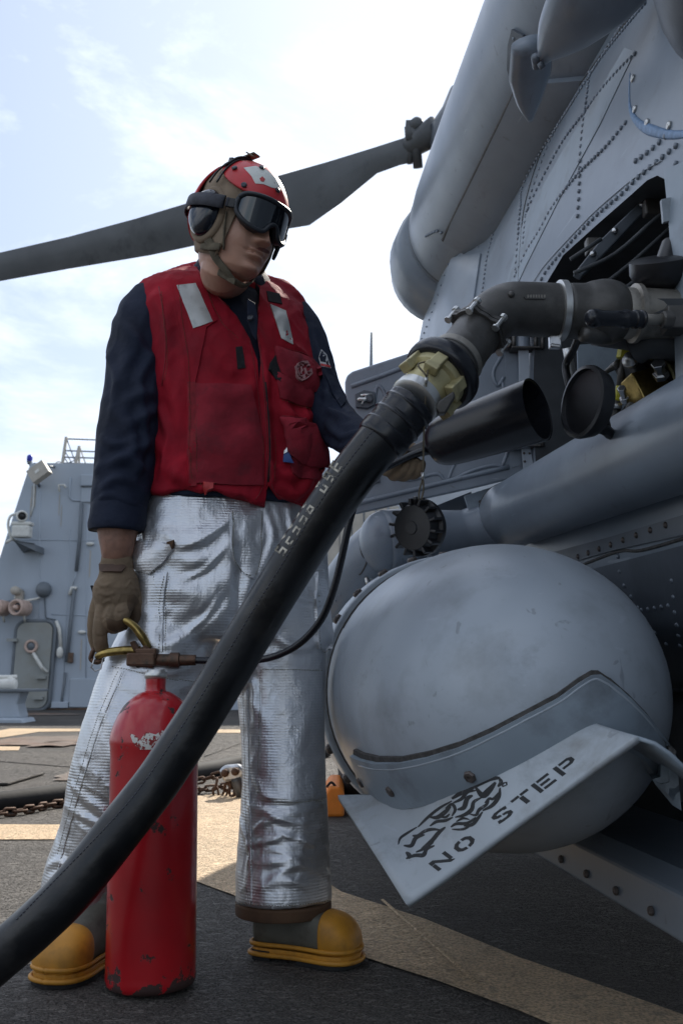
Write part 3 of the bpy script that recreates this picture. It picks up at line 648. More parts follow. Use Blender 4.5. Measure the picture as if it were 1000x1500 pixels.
# ------------------------------------------------------------------ hose and chains lying on the deck
dh = B(); tube(dh, [Vector((p.x, p.y, .046)) for p in (G(-160, 1192, .05), G(0, 1174, .05), G(120, 1157, .05), G(200, 1143, .05), G(300, 1127, .05), G(350, 1117, .05), G(430, 1106, .05), G(480, 1098, .05))], .046, 16, k=6)
o = obj('deck_hose', dh, 'rubber_dull', None); o['label'] = 'black hose lying on the deck behind the crewman'; o['category'] = 'hose'
def chain(name, pts, label, ln=.062, r=.0062):
    pts = spline(pts, 10); acc = [0]
    for a, b in zip(pts, pts[1:]): acc.append(acc[-1]+(b-a).length)
    rt = root(name, pts[0], label, 'chain')
    lm = B(); w = ln*.32; path = [Vector((math.cos(a)*w*.62 + (ln*.30 if math.cos(a) > 0 else -ln*.30), math.sin(a)*w*.75, 0)) for a in [2*math.pi*(i+.5)/10 for i in range(10)]]
    tube(lm, path+[path[0]], r, 5, cap=False); lm = mesh_of(lm, 'chain')
    n = int(acc[-1]/(ln*.80))
    for i in range(n):
        d = (i+.5)*ln*.80; p = Vector([np.interp(d, acc, [q[k] for q in pts]) for k in range(3)]); q = Vector([np.interp(d+.01, acc, [q[k] for q in pts]) for k in range(3)])
        X = (q-p).normalized(); 
        if X.length < .5: continue
        Y, Z = perp(X)
        if i % 2: Y, Z = Z, -Y
        a = random.uniform(-.4, .4); Y2 = Y*math.cos(a)+Z*math.sin(a); Z2 = X.cross(Y2)
        copy_mesh_at('link', lm, 'chain', rt, frame(p, X, Y2, Z2))
    return rt
def gz(x, y, z): return G(x, y, z)
chain('lashing_chain', [gz(-40, 1196, .02), gz(40, 1186, .02), gz(80, 1178, .02), gz(150, 1170, .02), gz(230, 1158, .03), gz(290, 1144, .06), gz(326, 1133, .10)], 'rusty lashing chain running along the black deck hose to its hook')
chain('lashing_chain', [gz(250, 1170, .02), gz(290, 1158, .02), gz(318, 1153, .03), gz(335, 1150, .05)], 'short lower rusty chain ending under the tie-down hook', .055)
Yk = G(335, 1160, .02).y
def PK(x, y, d=0): return P(x, y, Yk-d)
chain('lashing_chain', [PK(318, 1142), PK(316, 1160), PK(322, 1172), PK(330, 1162), PK(336, 1140, .05), PK(340, 1165, .05), PK(338, 1188, .05), PK(347, 1192), PK(350, 1150)], 'tangle of rusty chain hanging between the crewman\'s legs', .052, .0065)
hk = root('tie_down_hook', G(335, 1165), 'grey metal tie-down hook above the chain tangle', 'hook')
bm = B(); prism(bm, [PK(322, 1128, .05), PK(330, 1120, .05), PK(352, 1118, .05), PK(362, 1130, .05), PK(352, 1142, .05), PK(330, 1144, .05)], (0, -.05, 0)); obj('body', bm, 'steel', hk, False, bevel=.012)
bm = B(); tube(bm, [PK(346, 1140, .08), PK(352, 1160, .08), PK(356, 1180, .02), PK(360, 1190, 0)], [.03, .025, .035], 8, k=4); obj('shank', bm, 'cast', hk)
for x, y in ((330, 1132), (345, 1130)): bm = B(); lathe(bm, [(0, .02), (.02, .02), (.03, .012)], PK(x, y, .1), (0, -1, 0), 8); obj('bolt', bm, 'chain', hk)
# ================================================================== THE HELICOPTER
heli = root('helicopter', H(1.3, 3.0, 0), 'grey naval helicopter with its fuel door open, filling the right side', 'helicopter')
S0 = [(2.6, .50), (1.25, .50), (1.02, .56), (.91, .70), (.872, .86), (.855, 1.02), (.85, 1.2), (.853, 1.4), (.862, 1.6), (.882, 1.8), (.915, 2.0), (.96, 2.2), (1.02, 2.38), (1.1, 2.52), (1.25, 2.62), (1.6, 2.7), (2.6, 2.7)]
S1 = [(2.6, .62), (1.25, .62), (1.02, .68), (.93, .8), (.89, .92), (.87, 1.06), (.86, 1.25), (.862, 1.5), (.868, 1.75), (.88, 2.0), (.90, 2.25), (.925, 2.42), (.95, 2.54), (1.02, 2.62), (1.2, 2.70), (1.6, 2.75), (2.6, 2.75)]
def fsec(b):
    k = min(1, max(0, (b-3.7)/.5)); k = k*k*(3-2*k); out = []
    for a, c in zip(S0, S1):
        r, z = a[0]*(1-k)+c[0]*k, a[1]*(1-k)+c[1]*k
        end = 5.25 if z < 2.1 else 5.25-(z-2.1)*1.5; e = min(1, max(0, (b-end)/.3)); out.append((r + e*e*.9, z))
    return out
bs = [-1.5, -.6, .2] + [.6+.1*i for i in range(51)]
bm = B(); loft(bm, [[H(r, b, z) for r, z in fsec(b)] for b in bs]); 
me = bpy.data.meshes.new('f'); bmesh.ops.recalc_face_normals(bm, faces=bm.faces); bm.to_mesh(me); bm.free()
SKIN0 = bvh_me(me)
def surf(px, py):
    h = hit(SKIN0, px, py); return h[0] if h else PR(px, py, .86)
bay = [(790, 428), (800, 414), (824, 374), (877, 326), (925, 284), (947, 264), (962, 257), (972, 262), (978, 276), (984, 330), (990, 400), (996, 480), (1003, 600), (1010, 640), (900, 668), (800, 722), (786, 700), (780, 600), (782, 500)]
bayp = [surf(x, y) for x, y in bay]
cut = B(); prism(cut, [p - ER*.12 for p in bayp], ER*.52)
me = boolean(me, cut)
# long light ripple in the skin between frames
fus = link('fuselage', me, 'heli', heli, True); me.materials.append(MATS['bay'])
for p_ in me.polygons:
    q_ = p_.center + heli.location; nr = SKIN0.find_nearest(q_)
    if nr[3] is not None and nr[3] > .004: p_.material_index = 1  # inner walls near-black: shade of the deep bay put into the colour
bm2 = bmesh.new(); bm2.from_mesh(me)
for e in bm2.edges:
    if len(e.link_faces) == 2 and e.calc_face_angle(0) > math.radians(28): e.smooth = False
bm2.to_mesh(me); bm2.free()
SKIN = SKIN0
# bay back wall, its dark colour standing in for shade in the recess
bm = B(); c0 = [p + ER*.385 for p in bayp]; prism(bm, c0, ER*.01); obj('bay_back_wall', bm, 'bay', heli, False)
# --- frame strip at the right edge of the opening, and doublers round it
F_ = onto('bay_frame', [(978, 250), (1010, 236), (1040, 650), (1002, 652), (996, 560), (992, 430), (985, 320)], SKIN, 'pod_dark', heli, .004, .006, 8)
# panels on the flank (lap joints stand proud)
onto('skin_panel', [(640, 450), (662, 378), (705, 372), (695, 440), (672, 500), (622, 512)], SKIN, 'heli', heli, .003, .004, 8)
onto('skin_panel', [(735, 440), (768, 320), (822, 225), (880, 130), (915, 70), (930, 75), (880, 180), (820, 290), (770, 390), (745, 445)], SKIN, 'pod_dark', heli, .001, .0012, 9)
# lower dark skin: the strip under the pipe and the plates below it
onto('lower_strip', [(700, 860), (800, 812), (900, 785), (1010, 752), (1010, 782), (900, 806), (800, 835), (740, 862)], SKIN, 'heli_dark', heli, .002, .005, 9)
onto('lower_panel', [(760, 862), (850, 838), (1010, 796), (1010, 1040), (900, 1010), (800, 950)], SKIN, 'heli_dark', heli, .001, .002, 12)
cord('sealant_seam', [(760, 856), (840, 832), (905, 808), (940, 806), (1010, 786)], SKIN, .004, 'seal_dark', heli, k=5)
# rivets: domes standing on the skin (several hundred, each only a few pixels: one part)
def rivets(name, lines, bvh, par, m='rivet', size=.0062, gap=.027, off=.002, n=7):
    bm = B()
    for ln in lines:
        pl, sz, gp = (ln + (None, None))[:3] if isinstance(ln, tuple) and isinstance(ln[0], list) else (ln, None, None)
        sz = sz or size; gp = gp or gap
        pts = [hit(bvh, x, y) for x, y in pl]; pts = [p for p in pts if p]
        if len(pts) < 2: continue
        sp = spline([p[0] for p in pts], 8); acc = [0]
        for a, b in zip(sp, sp[1:]): acc.append(acc[-1]+(b-a).length)
        k = int(acc[-1]/gp)
        for i in range(k+1):
            p = Vector([np.interp(i*gp, acc, [q[j] for q in sp]) for j in range(3)]); x, y, t = uv(p); h = hit(bvh, x, y)
            if not h: continue
            lathe(bm, [(0, sz), (off+sz*.35, sz*.9), (off+sz*.75, sz*.45)], h[0], h[1], n)
    return obj(name, bm, m, par, kind='stuff')
rivets('rivets', [
    [(930, 7), (868, 88), (824, 154), (793, 207), (776, 251), (762, 308), (758, 361), (754, 409), (750, 440)],
    ([(945, 5), (884, 80), (838, 150), (806, 205), (788, 252), (772, 306), (766, 361)], .0055, .024),
    ([(899, 18), (868, 66), (837, 114), (808, 167), (782, 220), (748, 282), (727, 326), (714, 374), (706, 431)], .0055, .026),
    [(930, 79), (903, 106), (877, 136), (850, 172), (824, 207), (802, 246), (780, 290), (764, 330)],
    [(864, 106), (855, 176), (850, 229), (848, 282), (846, 318)],
    [(916, 180), (886, 216), (850, 251), (824, 282), (806, 308), (789, 339), (771, 368), (756, 400)],
    ([(990, 214), (956, 242), (930, 264), (908, 286), (877, 312), (850, 339), (824, 368), (802, 394), (788, 418)], .0068, .033),
    ([(975, 200), (950, 222), (925, 240)], .0068, .033), ([(990, 240), (992, 300), (996, 360), (1000, 430), (1004, 520)], .0068, .036),
    ([(662, 372), (645, 420), (628, 470), (612, 510)], .005, .06), ([(700, 362), (692, 420), (680, 480)], .005, .06), ([(662, 372), (700, 362)], .005, .08),
    ([(905, 815), (912, 850), (930, 880), (942, 900), (960, 925), (985, 950)], .006, .035), ([(905, 895), (940, 893), (985, 886)], .006, .035), ([(985, 850), (990, 900), (998, 950)], .006, .035),
    [(760, 480), (758, 560)], [(690, 735), (740, 720), (790, 700)]], SKIN, heli)
cord('lap_seam', [(938, 6), (876, 86), (831, 152), (800, 207), (782, 252), (767, 308), (762, 361), (758, 430)], SKIN, .0022, 'seal_dark', heli, .001, k=5)
cord('lap_seam', [(968, 236), (935, 256), (880, 302), (846, 336), (800, 386), (782, 412)], SKIN, .0014, 'pod', heli, .002, k=5)
rivets('fasteners', [([(850, 815), (905, 795), (960, 775), (1000, 762)], .008, .075), ([(700, 755), (720, 748), (790, 712), (830, 690), (870, 662), (920, 628)], .0065, .05), ([(690, 745), (700, 740)], .006, .03)], SKIN, heli, 'bolt', off=.006)
# blue sealant and the dished cover it runs round
cord('blue_sealant', [(922, 108), (921, 140), (924, 165), (938, 184), (962, 194), (985, 198), (1010, 196)], SKIN, [.003, .004, .009, .013, .010, .008], 'seal_blue', heli, k=5, flat=.6)
for x, y in ((927, 115), (930, 160), (948, 180), (980, 184)):
    h = hit(SKIN, x, y); bm = B(); lathe(bm, [(0, .009), (.004, .009), (.006, .006), (.006, .003), (.004, .002)], h[0], h[1], 12); obj('fastener', bm, 'alu', heli)
bm = B(); c = T(1000, -40, 1.95)
lathe(bm, [(-.5, .20), (-.25, .235), (0, .235), (.2, .215), (.35, .16), (.43, .09), (.455, .02)], H(.93, 1.35, 2.02), (EB*1 + ER*.0 + UP*-.55).normalized(), 40); fair = obj('fairing_bulge', bm, 'heli_dark', heli, sub=1)
# --- engine nacelle overhead: a long barrel running aft
def nac(r, b, z): return H(r, b, z)
NR, NZ = 1.10, 2.74
prof = [(-.8, .335), (1.0, .335), (2.4, .33), (3.6, .33), (4.2, .325), (4.42, .312), (4.62, .285), (4.78, .24), (4.88, .17), (4.93, .09), (4.95, 0)]
bm = B(); lathe(bm, [(b, r) for b, r in prof], H(NR, 0, NZ), EB - UP*.012, 48); nacelle = obj('engine_nacelle', bm, 'heli', heli)
NACB = bvh_me(evalmesh(nacelle)); 
# evalmesh is in root space: rebuild in world space
def bvh_obj(o):
    me = evalmesh(o); me.transform(Matrix.Translation(rootof(o).location)); return bvh_me(me)
NACB = bvh_obj(nacelle)
bm = B(); lathe(bm, [(4.40, .312), (4.41, .3165), (4.42, .311)], H(NR, 0, NZ), EB - UP*.012, 48, cap=(0, 0)); obj('nacelle_joint', bm, 'heli_dark', heli)
bm = B(); lathe(bm, [(4.45, .27), (4.55, .295), (4.7, .30), (4.85, .27), (4.97, .19), (5.0, .05)], H(NR-.06, 0, NZ-.04), EB - UP*.012, 36); obj('exhaust_cowl', bm, 'heli', heli)
bm = B(); loft(bm, [[H(r, b, z) for r, z in ((1.22, 2.6), (1.27, 3.4), (1.40, 3.9), (1.8, 4.1), (2.6, 4.1), (2.6, 2.6))] for b in (-1, .5, 2, 3.5, 4.6, 5.2)]); obj('sun_block_cowling', bm, 'heli', heli, bevel=.05)  # out of view behind the nacelle; added to block sun from the man
# fairing between barrel and flank
def slope(pts, b0, b1, name, m, n=24):
    bm = B(); loft(bm, [[H(r, b, z) for r, z in pts] for b in [b0+(b1-b0)*i/n for i in range(n+1)]]); return obj(name, bm, m, heli, auto=30)
slope([(.985, 2.50), (.975, 2.545), (1.0, 2.60), (1.05, 2.62), (1.3, 2.75), (1.3, 2.35), (1.10, 2.40)], -.6, 4.3, 'nacelle_fairing', 'heli')
onto('nacelle_skirt', [(652, 352), (664, 322), (700, 250), (740, 168), (762, 120), (860, 110), (800, 230), (720, 345), (690, 372)], NACB, 'heli', heli, .006, .012, 9)
cord('groove_seal', [(650, 350), (664, 320), (700, 247), (740, 165), (758, 128)], NACB, .009, 'seal_dark', heli, .006, k=5)
onto('nacelle_bracket', [(752, 42), (768, 50), (776, 70), (770, 95), (768, 125), (752, 125), (745, 100), (746, 65)], NACB, 'heli_dark', heli, .003, .006, 7)
rivets('rivets', [[(755, 55), (752, 90), (756, 118)], [(765, 62), (766, 110)], [(625, 345), (640, 338), (650, 342)]], NACB, heli, off=.008)
# strut fairings hanging by the barrel
bm = B(); pts = [H(.99, 2.52, 2.60), H(.99, 2.75, 2.53), H(.985, 3.0, 2.47), H(.98, 3.25, 2.44)]
tube(bm, [T(778, 62, 2.62), T(776, 110, 2.72), T(775, 150, 2.80), T(776, 178, 2.86)], [.055, .06, .035, .006], 12, k=5, x0=(1, 0, .2), flat=.5); obj('strut_fairing', bm, 'heli', heli)
bm = B(); tube(bm, [T(930, -90, 2.2), T(868, -5, 2.3), T(826, 48, 2.42), T(798, 82, 2.5), T(787, 98, 2.52)], [.12, .105, .07, .022, .004], 16, k=6, x0=ER, flat=.6); obj('cowl_flap', bm, 'heli', heli)
bm = B(); tube(bm, [T(784, 82, 2.5), T(786, 98, 2.53)], .012, 8, k=0); tube(bm, [T(790, 92, 2.5), T(795, 100, 2.5)], .008, 8); obj('hinge_pin', bm, 'heli_dark', heli)
# --- rotor blade and its root
rp = [T(604, 205, 7.1), T(560, 232, 7.15), T(440, 300, 7.3)]
def bladept(px, py, t): return T(px, py, t)
top = [(612, 196, 7.0), (585, 204, 7.0), (548, 216, 7.1), (480, 237, 7.2), (409, 257, 7.3), (273, 298, 7.5), (200, 320, 7.7), (100, 347, 7.9), (0, 370, 8.1), (-160, 402, 8.4)]
bot = [(612, 236, 7.0), (585, 242, 7.0), (552, 254, 7.1), (500, 297, 7.15), (453, 330, 7.2), (330, 350, 7.45), (220, 374, 7.7), (100, 394, 7.9), (0, 412, 8.1), (-160, 444, 8.4)]
bm = B(); rings = []
for i in range(10):
    a, b = T(*top[i][:2], top[i][2]), T(*bot[i][:2], bot[i][2]+.0); m_ = (a+b)/2; back = Vector((.10, 1, .25)).normalized()
    w = .028; rings.append([a, a*.75+b*.25 + back*-w, a*.5+b*.5+back*-w*1.1, a*.2+b*.8+back*-w*.5, b, a*.2+b*.8+back*w*.5, a*.5+b*.5+back*w*1.1, a*.75+b*.25+back*w])
rot = loft(bm, rings); obj('rotor_blade', bm, 'blade', heli, auto=40)
bm = B(); tube(bm, [T(640, 190, 6.9), T(612, 208, 7.0), T(590, 222, 7.05)], [.10, .085, .07], 14); tube(bm, [T(606, 176, 6.95), T(612, 246, 7.0)], .035, 10); tube(bm, [T(596, 186, 6.98), T(600, 240, 7.0)], .02, 8)
box(bm, T(602, 196, 7.0), .08, .12, .14); ball(bm, T(610, 182, 6.95), .05, 10); obj('blade_root', bm, 'blade', heli)
bm = B(); lathe(bm, [(0, .22), (.3, .25), (.45, .16), (.6, .1)], T(680, 190, 6.9)-UP*.3, UP, 24); lathe(bm, [(-1.6, .14), (.1, .12)], T(680, 190, 6.9)-UP*.3, UP, 20); obj('rotor_mast', bm, 'heli_dark', heli)

# --- round sensor pod and its NO STEP foot plate
PODC = H(.548, 2.46, 0); PODC.z = P(676, 1012, PODC.y).z; AX = -EB
pr = [(-1.7, .02), (-1.6, .12), (-1.35, .22), (-1.0, .285), (-.6, .312), (-.3, .320), (0, .323), (.12, .3255), (.25, .322), (.36, .317), (.48, .305), (.60, .279), (.70, .240), (.78, .190), (.84, .128), (.872, .065), (.88, 0)]
def prof_s(p, k=4): return [(q.x, q.y) for q in spline([Vector((a, b, 0)) for a, b in p], k)]
bm = B(); lathe(bm, [(a, b) for a, b in prof_s(pr) if b >= 0], PODC, AX, 72, x0=UP); pod = obj('sensor_pod', bm, 'pod', heli); POD = bvh_obj(pod)
bm = B(); lathe(bm, [(-.005, .3225), (-.003, .3266), (.003, .3266), (.005, .3225)], PODC, AX, 72, x0=UP, cap=(0, 0)); obj('pod_joint', bm, 'seal_dark', heli)
bm = B(); lathe(bm, [(-.13, .3195), (-.128, .344), (-.018, .340), (-.012, .334), (-.012, .3225)], PODC, AX, 72, x0=UP, cap=(0, 0)); obj('pod_band', bm, 'pod', heli)
x, y = perp(AX); x = (UP - AX*UP.dot(AX)).normalized(); y = AX.cross(x)
bolt_me = B(); lathe(bolt_me, [(0, .0105), (.005, .0105), (.0085, .0075), (.0085, .004), (.006, .003)], (0, 0, 0), (0, 0, 1), 10); bolt_me = mesh_of(bolt_me, 'bolt', False)
for i in range(26):
    a = 2*math.pi*i/26 + .06; n = x*math.cos(a)+y*math.sin(a); p = PODC + AX*-.040 + n*.3405; t1, t2 = perp(n)
    copy_mesh_at('bolt', bolt_me, None, heli, frame(p, t1, t2, n, 1.25))
# raised collar along the upper joint
bm = B()
for i in range(9):
    pass
tube(bm, [PODC + AX*.03 + (x*math.cos(a)+y*math.sin(a))*.324 for a in [math.radians(s) for s in np.linspace(20, 62, 14)]], .0035, 6); bm.verts.ensure_lookup_table()
obj('sealant_bead', bm, 'seal_dark', heli)
bm = B(); tube(bm, [PODC + AX*.03 + (x*math.cos(a)+y*math.sin(a))*.324 for a in [math.radians(-s) for s in np.linspace(20, 62, 14)]], .0035, 6); obj('sealant_bead', bm, 'seal_dark', heli)
# flange laid on the dome
seam = [(522, 1103), (534, 1109), (556, 1114), (590, 1114), (630, 1106), (675, 1092), (720, 1072), (770, 1046), (815, 1022), (845, 1000), (862, 990), (872, 990), (890, 1002), (915, 1024), (940, 1050), (962, 1078), (978, 1104)]
low = [(985, 1180), (960, 1150), (935, 1110), (905, 1092), (868, 1082), (820, 1098), (760, 1124), (700, 1152), (640, 1170), (590, 1178), (552, 1168), (534, 1146)]
flg = onto('flange', seam + low, POD, 'pod_dark', heli, .008, .008, 9)
sm = [(a[0], a[1]-5) for a in seam] + [(a[0], a[1]+5) for a in seam[::-1]]
onto('gap_sealant', [(a[0], a[1]-7) for a in seam[:-1]] + [(984, 1100)] + [(a[0]-1, a[1]+4) for a in seam[::-1]], POD, 'seal_dark', heli, .002, .0055, 7)
cord('edge_highlight', [(q_[0], q_[1]+7) for q_ in seam[1:-1]], POD, .0028, 'pod', heli, .014, k=3)  # paler cord: a highlight painted along the flange edge
for k, (px_, py_) in enumerate(((867, 1026), (694, 1130), (581, 1152), (537, 1140))):
    h = hit(POD, px_, py_); bm = B()
    if k == 0: lathe(bm, [(.011, .0125), (.0145, .0125), (.0145, .010), (.009, .009)], h[0], h[1], 16)
    else: lathe(bm, [(.010, .0115), (.018, .0115), (.021, .009), (.021, .004), (.018, .003)], h[0], h[1], 7)
    obj('flange_bolt', bm, 'bolt' if k else 'seal_dark', heli, k == 0)
# the plate: its inner edge is carried by the flange, its outer edge stands clear of the pod
def onpod(px, py, o=.006):
    h = hit(POD, px, py); return h[0]+h[1]*o if h else P(px, py, 2.2)
inner = [(495, 1168), (548, 1166), (620, 1162), (690, 1142), (760, 1110), (815, 1083), (850, 1066), (868, 1062)]
outer = [(597, 1327), (645, 1293), (693, 1259), (741, 1224), (790, 1189), (840, 1152), (890, 1115), (936, 1082)]
I3 = [onpod(*p) for p in inner]
tO = [1.62, 1.60, 1.575, 1.55, 1.525, 1.50, 1.475, 1.45]
O3 = [T(*p, t) for p, t in zip(outer, tO)]
I3[0] = T(495, 1168, 2.14)
rows = []
for i in range(8):
    a, b = I3[i], O3[i]; rows.append([a.lerp(b, s) for s in (0, .06, .2, .4, .6, .8, 1)])
bm = B(); V = [[bm.verts.new(p) for p in r] for r in rows]
for i in range(7):
    for j in range(6): bm.faces.new((V[i][j], V[i+1][j], V[i+1][j+1], V[i][j+1]))
bmesh.ops.smooth_vert(bm, verts=[V[i][j] for i in range(1, 7) for j in range(1, 6)], factor=.5)
finm = bpy.data.meshes.new('f'); bm.to_mesh(finm); bm.free()
# folded-down flank at the right
fin = link('foot_plate', finm, 'fin', heli); md = fin.modifiers.new('u', 'SUBSURF'); md.levels = 2; md.render_levels = 2; md.boundary_smooth = 'PRESERVE_CORNERS'; md = fin.modifiers.new('s', 'SOLIDIFY'); md.thickness = .010; md.offset = 0
FIN = bvh_obj(fin)
bm = B()
fi = [I3[-1], onpod(905, 1080), onpod(940, 1105), onpod(965, 1135), T(985, 1175, 1.95)]; fo = [O3[-1], T(958, 1089, 1.44), T(980, 1104, 1.43), T(1002, 1125, 1.43), T(1050, 1170, 1.43)]
loft(bm, [[a, a.lerp(b, .5), b] for a, b in zip(fi, fo)], closed=False)
obj('plate_flank', bm, 'pod_dark', heli, solid=.006)
# lettering on the plate: stencil strokes, in the plate's own skewed frame
o0 = Vector((641.6, 1276.5)); bx = Vector((213.5, -163.5)); upv = Vector((-14.5, -11.0))
def LP(u, v, k=1): return o0 + bx*u + upv*v
def glyph(strokes, u0, w):
    return [[tuple(LP(u0+x*w, y)) for x, y in s] for s in strokes]
GL = {'N': [[(0, 0), (.2, 0), (.2, .62), (.0, .62)], [(0, .68), (.2, .68), (.2, 1), (0, 1)], [(.0, 1), (.25, 1), (1, 0), (.75, 0)], [(.8, .2), (1, .2), (1, 1), (.8, 1)]],
      'O': [[(.45, 0), (.2, .06), (0, .3), (0, .7), (.2, .94), (.45, 1), (.45, .78), (.28, .72), (.22, .6), (.22, .4), (.28, .28), (.45, .22)], [(.55, 0), (.8, .06), (1, .3), (1, .7), (.8, .94), (.55, 1), (.55, .78), (.72, .72), (.78, .6), (.78, .4), (.72, .28), (.55, .22)]],
      'S': [[(.9, .72), (.95, .95), (.7, 1), (.3, 1), (.05, .85), (.05, .6), (.25, .46), (.45, .44), (.45, .6), (.3, .66), (.3, .76), (.45, .82), (.7, .8), (.75, .72)], [(.1, .28), (.05, .05), (.3, 0), (.7, 0), (.95, .15), (.95, .4), (.75, .54), (.52, .56), (.52, .4), (.7, .34), (.7, .24), (.55, .18), (.3, .2), (.25, .28)]],
      'T': [[(0, 1), (.46, 1), (.46, .8), (0, .8)], [(.54, 1), (1, 1), (1, .8), (.54, .8)], [(.38, 0), (.62, 0), (.62, .74), (.38, .74)]],
      'E': [[(0, 0), (.22, 0), (.22, 1), (0, 1)], [(.3, 1), (1, 1), (1, .8), (.3, .8)], [(.3, .6), (.85, .6), (.85, .4), (.3, .4)], [(.3, .2), (1, .2), (1, 0), (.3, 0)]],
      'P': [[(0, 0), (.22, 0), (.22, 1), (0, 1)], [(.3, 1), (.8, 1), (1, .85), (1, .52), (.8, .38), (.3, .38), (.3, .56), (.7, .56), (.78, .64), (.78, .76), (.7, .82), (.3, .82)]]}
for ch, u0, w in (('N', 0, .115), ('O', .155, .115), ('S', .415, .115), ('T', .56, .115), ('E', .70, .115), ('P', .85, .12)):
    for s in glyph(GL[ch], u0, w): onto('stencil_letter', s, FIN, 'stencil', fin, .0002, .0004, 3, smooth=False)
# tiger emblem: brush-like stripes (measured along the plate)
def stroke(pl, w, step=3):
    s = spline([Vector((a, b, 0)) for a, b in pl], 4); n = len(s); lft, rgt = [], []
    for i, p in enumerate(s):
        d = (s[min(i+1, n-1)]-s[max(0, i-1)]).normalized(); q = Vector((-d.y, d.x, 0)); ww = w*(.18+math.sin(math.pi*min(1, max(0, (i+.5)/n)))**.8)*.5; lft.append(p+q*ww); rgt.append(p-q*ww)
    return [(p.x, p.y) for p in lft + rgt[::-1]]
def cr(*a): return [(556+x*.32, 1074+y*.32) for x, y in a]
TG = [(cr((85, 510), (95, 480), (130, 455), (170, 430)), 3), (cr((175, 430), (215, 390), (270, 345), (330, 310)), 3.5), (cr((330, 300), (390, 262), (440, 232), (500, 208), (550, 205)), 9),
      (cr((545, 205), (555, 225), (540, 245)), 5), (cr((440, 250), (470, 285), (500, 262), (530, 225)), 8), (cr((540, 240), (580, 230), (560, 245)), 4), (cr((550, 250), (545, 290), (515, 330), (470, 355)), 5),
      (cr((470, 360), (445, 395), (420, 420), (385, 425)), 4.5), (cr((110, 515), (145, 515), (165, 480), (205, 465)), 5), (cr((120, 575), (160, 560), (200, 558), (215, 530), (250, 515)), 5),
      (cr((120, 545), (135, 560), (130, 575)), 6), (cr((150, 500), (195, 455), (240, 440), (285, 445)), 4), (cr((190, 530), (240, 490), (270, 455), (300, 430)), 5), (cr((230, 385), (265, 385), (300, 360), (325, 335)), 5.5),
      (cr((230, 425), (260, 405), (300, 400), (335, 385)), 4), (cr((300, 345), (330, 325), (345, 350), (330, 380)), 4), (cr((335, 320), (375, 300), (400, 270), (440, 262)), 4.5), (cr((355, 350), (385, 340), (400, 300), (425, 285)), 6),
      (cr((345, 385), (385, 375), (420, 350), (430, 315), (465, 295)), 5), (cr((410, 370), (440, 375), (455, 350), (490, 325), (500, 295)), 4), (cr((325, 430), (350, 415), (400, 412), (440, 385)), 4), (cr((350, 405), (380, 390), (410, 395)), 3),
      (cr((480, 320), (500, 300), (520, 300), (545, 270)), 3.5), (cr((150, 470), (175, 470), (190, 455)), 4), (cr((165, 545), (200, 530), (235, 500)), 3), (cr((255, 460), (240, 500), (215, 520)), 3), (cr((270, 380), (300, 385), (320, 370)), 3),
      (cr((330, 440), (380, 440), (420, 420)), 3)]
for pl, w in TG: onto('emblem_stripe', stroke(pl, w), FIN, 'stencil', fin, .0002, .0004, 3, smooth=False)
# pod pylon and the low rail under the belly
bm = B(); box(bm, H(.80, 3.0, PODC.z+.02), .3, 1.1, .16, ER, EB, UP); obj('pylon', bm, 'heli_dark', heli, False, bevel=.02)
bm = B()
for s, e in ((-.6, 3.4),): loft(bm, [[H(.72, b, .17), H(.72, b, .245), H(.76, b, .27), H(1.2, b, .27), H(1.2, b, .17)] for b in (s, 1, 2, e)])
rail = obj('belly_rail', bm, 'heli', heli, False, bevel=.006); RAIL = bvh_obj(rail)
bm = B(); loft(bm, [[H(1.0, b, .27), H(1.05, b, .55), H(1.2, b, .55), H(1.2, b, .27)] for b in (-.6, 3.2)]); obj('belly_strut', bm, 'bay', heli, False)
for i in range(9):
    p = H(.718, 1.25+i*.16, .196); cpy = frame(p, EB, UP, -ER, .8); copy_mesh_at('bolt', bolt_me, None, heli, cpy)
# wheel behind the pod
bm = B(); lathe(bm, [(-.1, .12), (-.1, .27), (-.06, .31), (0, .32), (.06, .31), (.1, .27), (.1, .12)], H(.60, 4.7, .32), ER, 32); wh = obj('wheel', bm, 'tyre', heli)
bm = B(); lathe(bm, [(-.11, .02), (-.11, .12), (-.08, .16), (.08, .16), (.11, .12), (.11, .02)], H(.60, 4.7, .32), ER, 24); obj('rim', bm, 'heli_dark', wh)
bm = B(); tube(bm, [H(.72, 4.7, .32), H(.85, 4.7, .34), H(.95, 4.7, .9)], .06, 12, k=4); obj('gear_leg', bm, 'heli_dark', heli)

# --- big pipe fairing along the flank
def TT(px, py, t): return T(px, py, t)
pa, pb = PR(748, 754, .80), PR(1040, 622, .80)
pipe = [pa + (pb-pa)*s for s in (0, .25, .5, .75, 1, 1.5)]
dist = [ (p-CAMV).length for p in pipe]
bm = B(); tube(bm, [pa + (pb-pa)*s for s in np.linspace(-.02, 1.6, 12)], .098, 40); mainpipe = obj('side_pipe', bm, 'heli', heli)
t0 = uv(pa)[2]
neck = [pa + (pb-pa)*.0, T(715, 771, t0+.03), T(680, 779, t0+.03), T(640, 784, t0+.02), T(600, 789, t0), T(562, 794, t0-.02)]
bm = B(); tube(bm, neck, [.092, .078, .066, .075, .090, .094], 36, k=6); 
ball(bm, neck[-1], .093, 32, s=(.8, .9, 1)); obj('pipe_neck', bm, 'heli', heli)
bm = B(); d = (pb-pa).normalized(); lathe(bm, [(-.003, .094), (-.002, .0995), (.002, .0995), (.003, .094)], pa, d, 40, cap=(0, 0)); obj('pipe_joint', bm, 'seal_dark', heli)
tn = uv(neck[-1])[2]
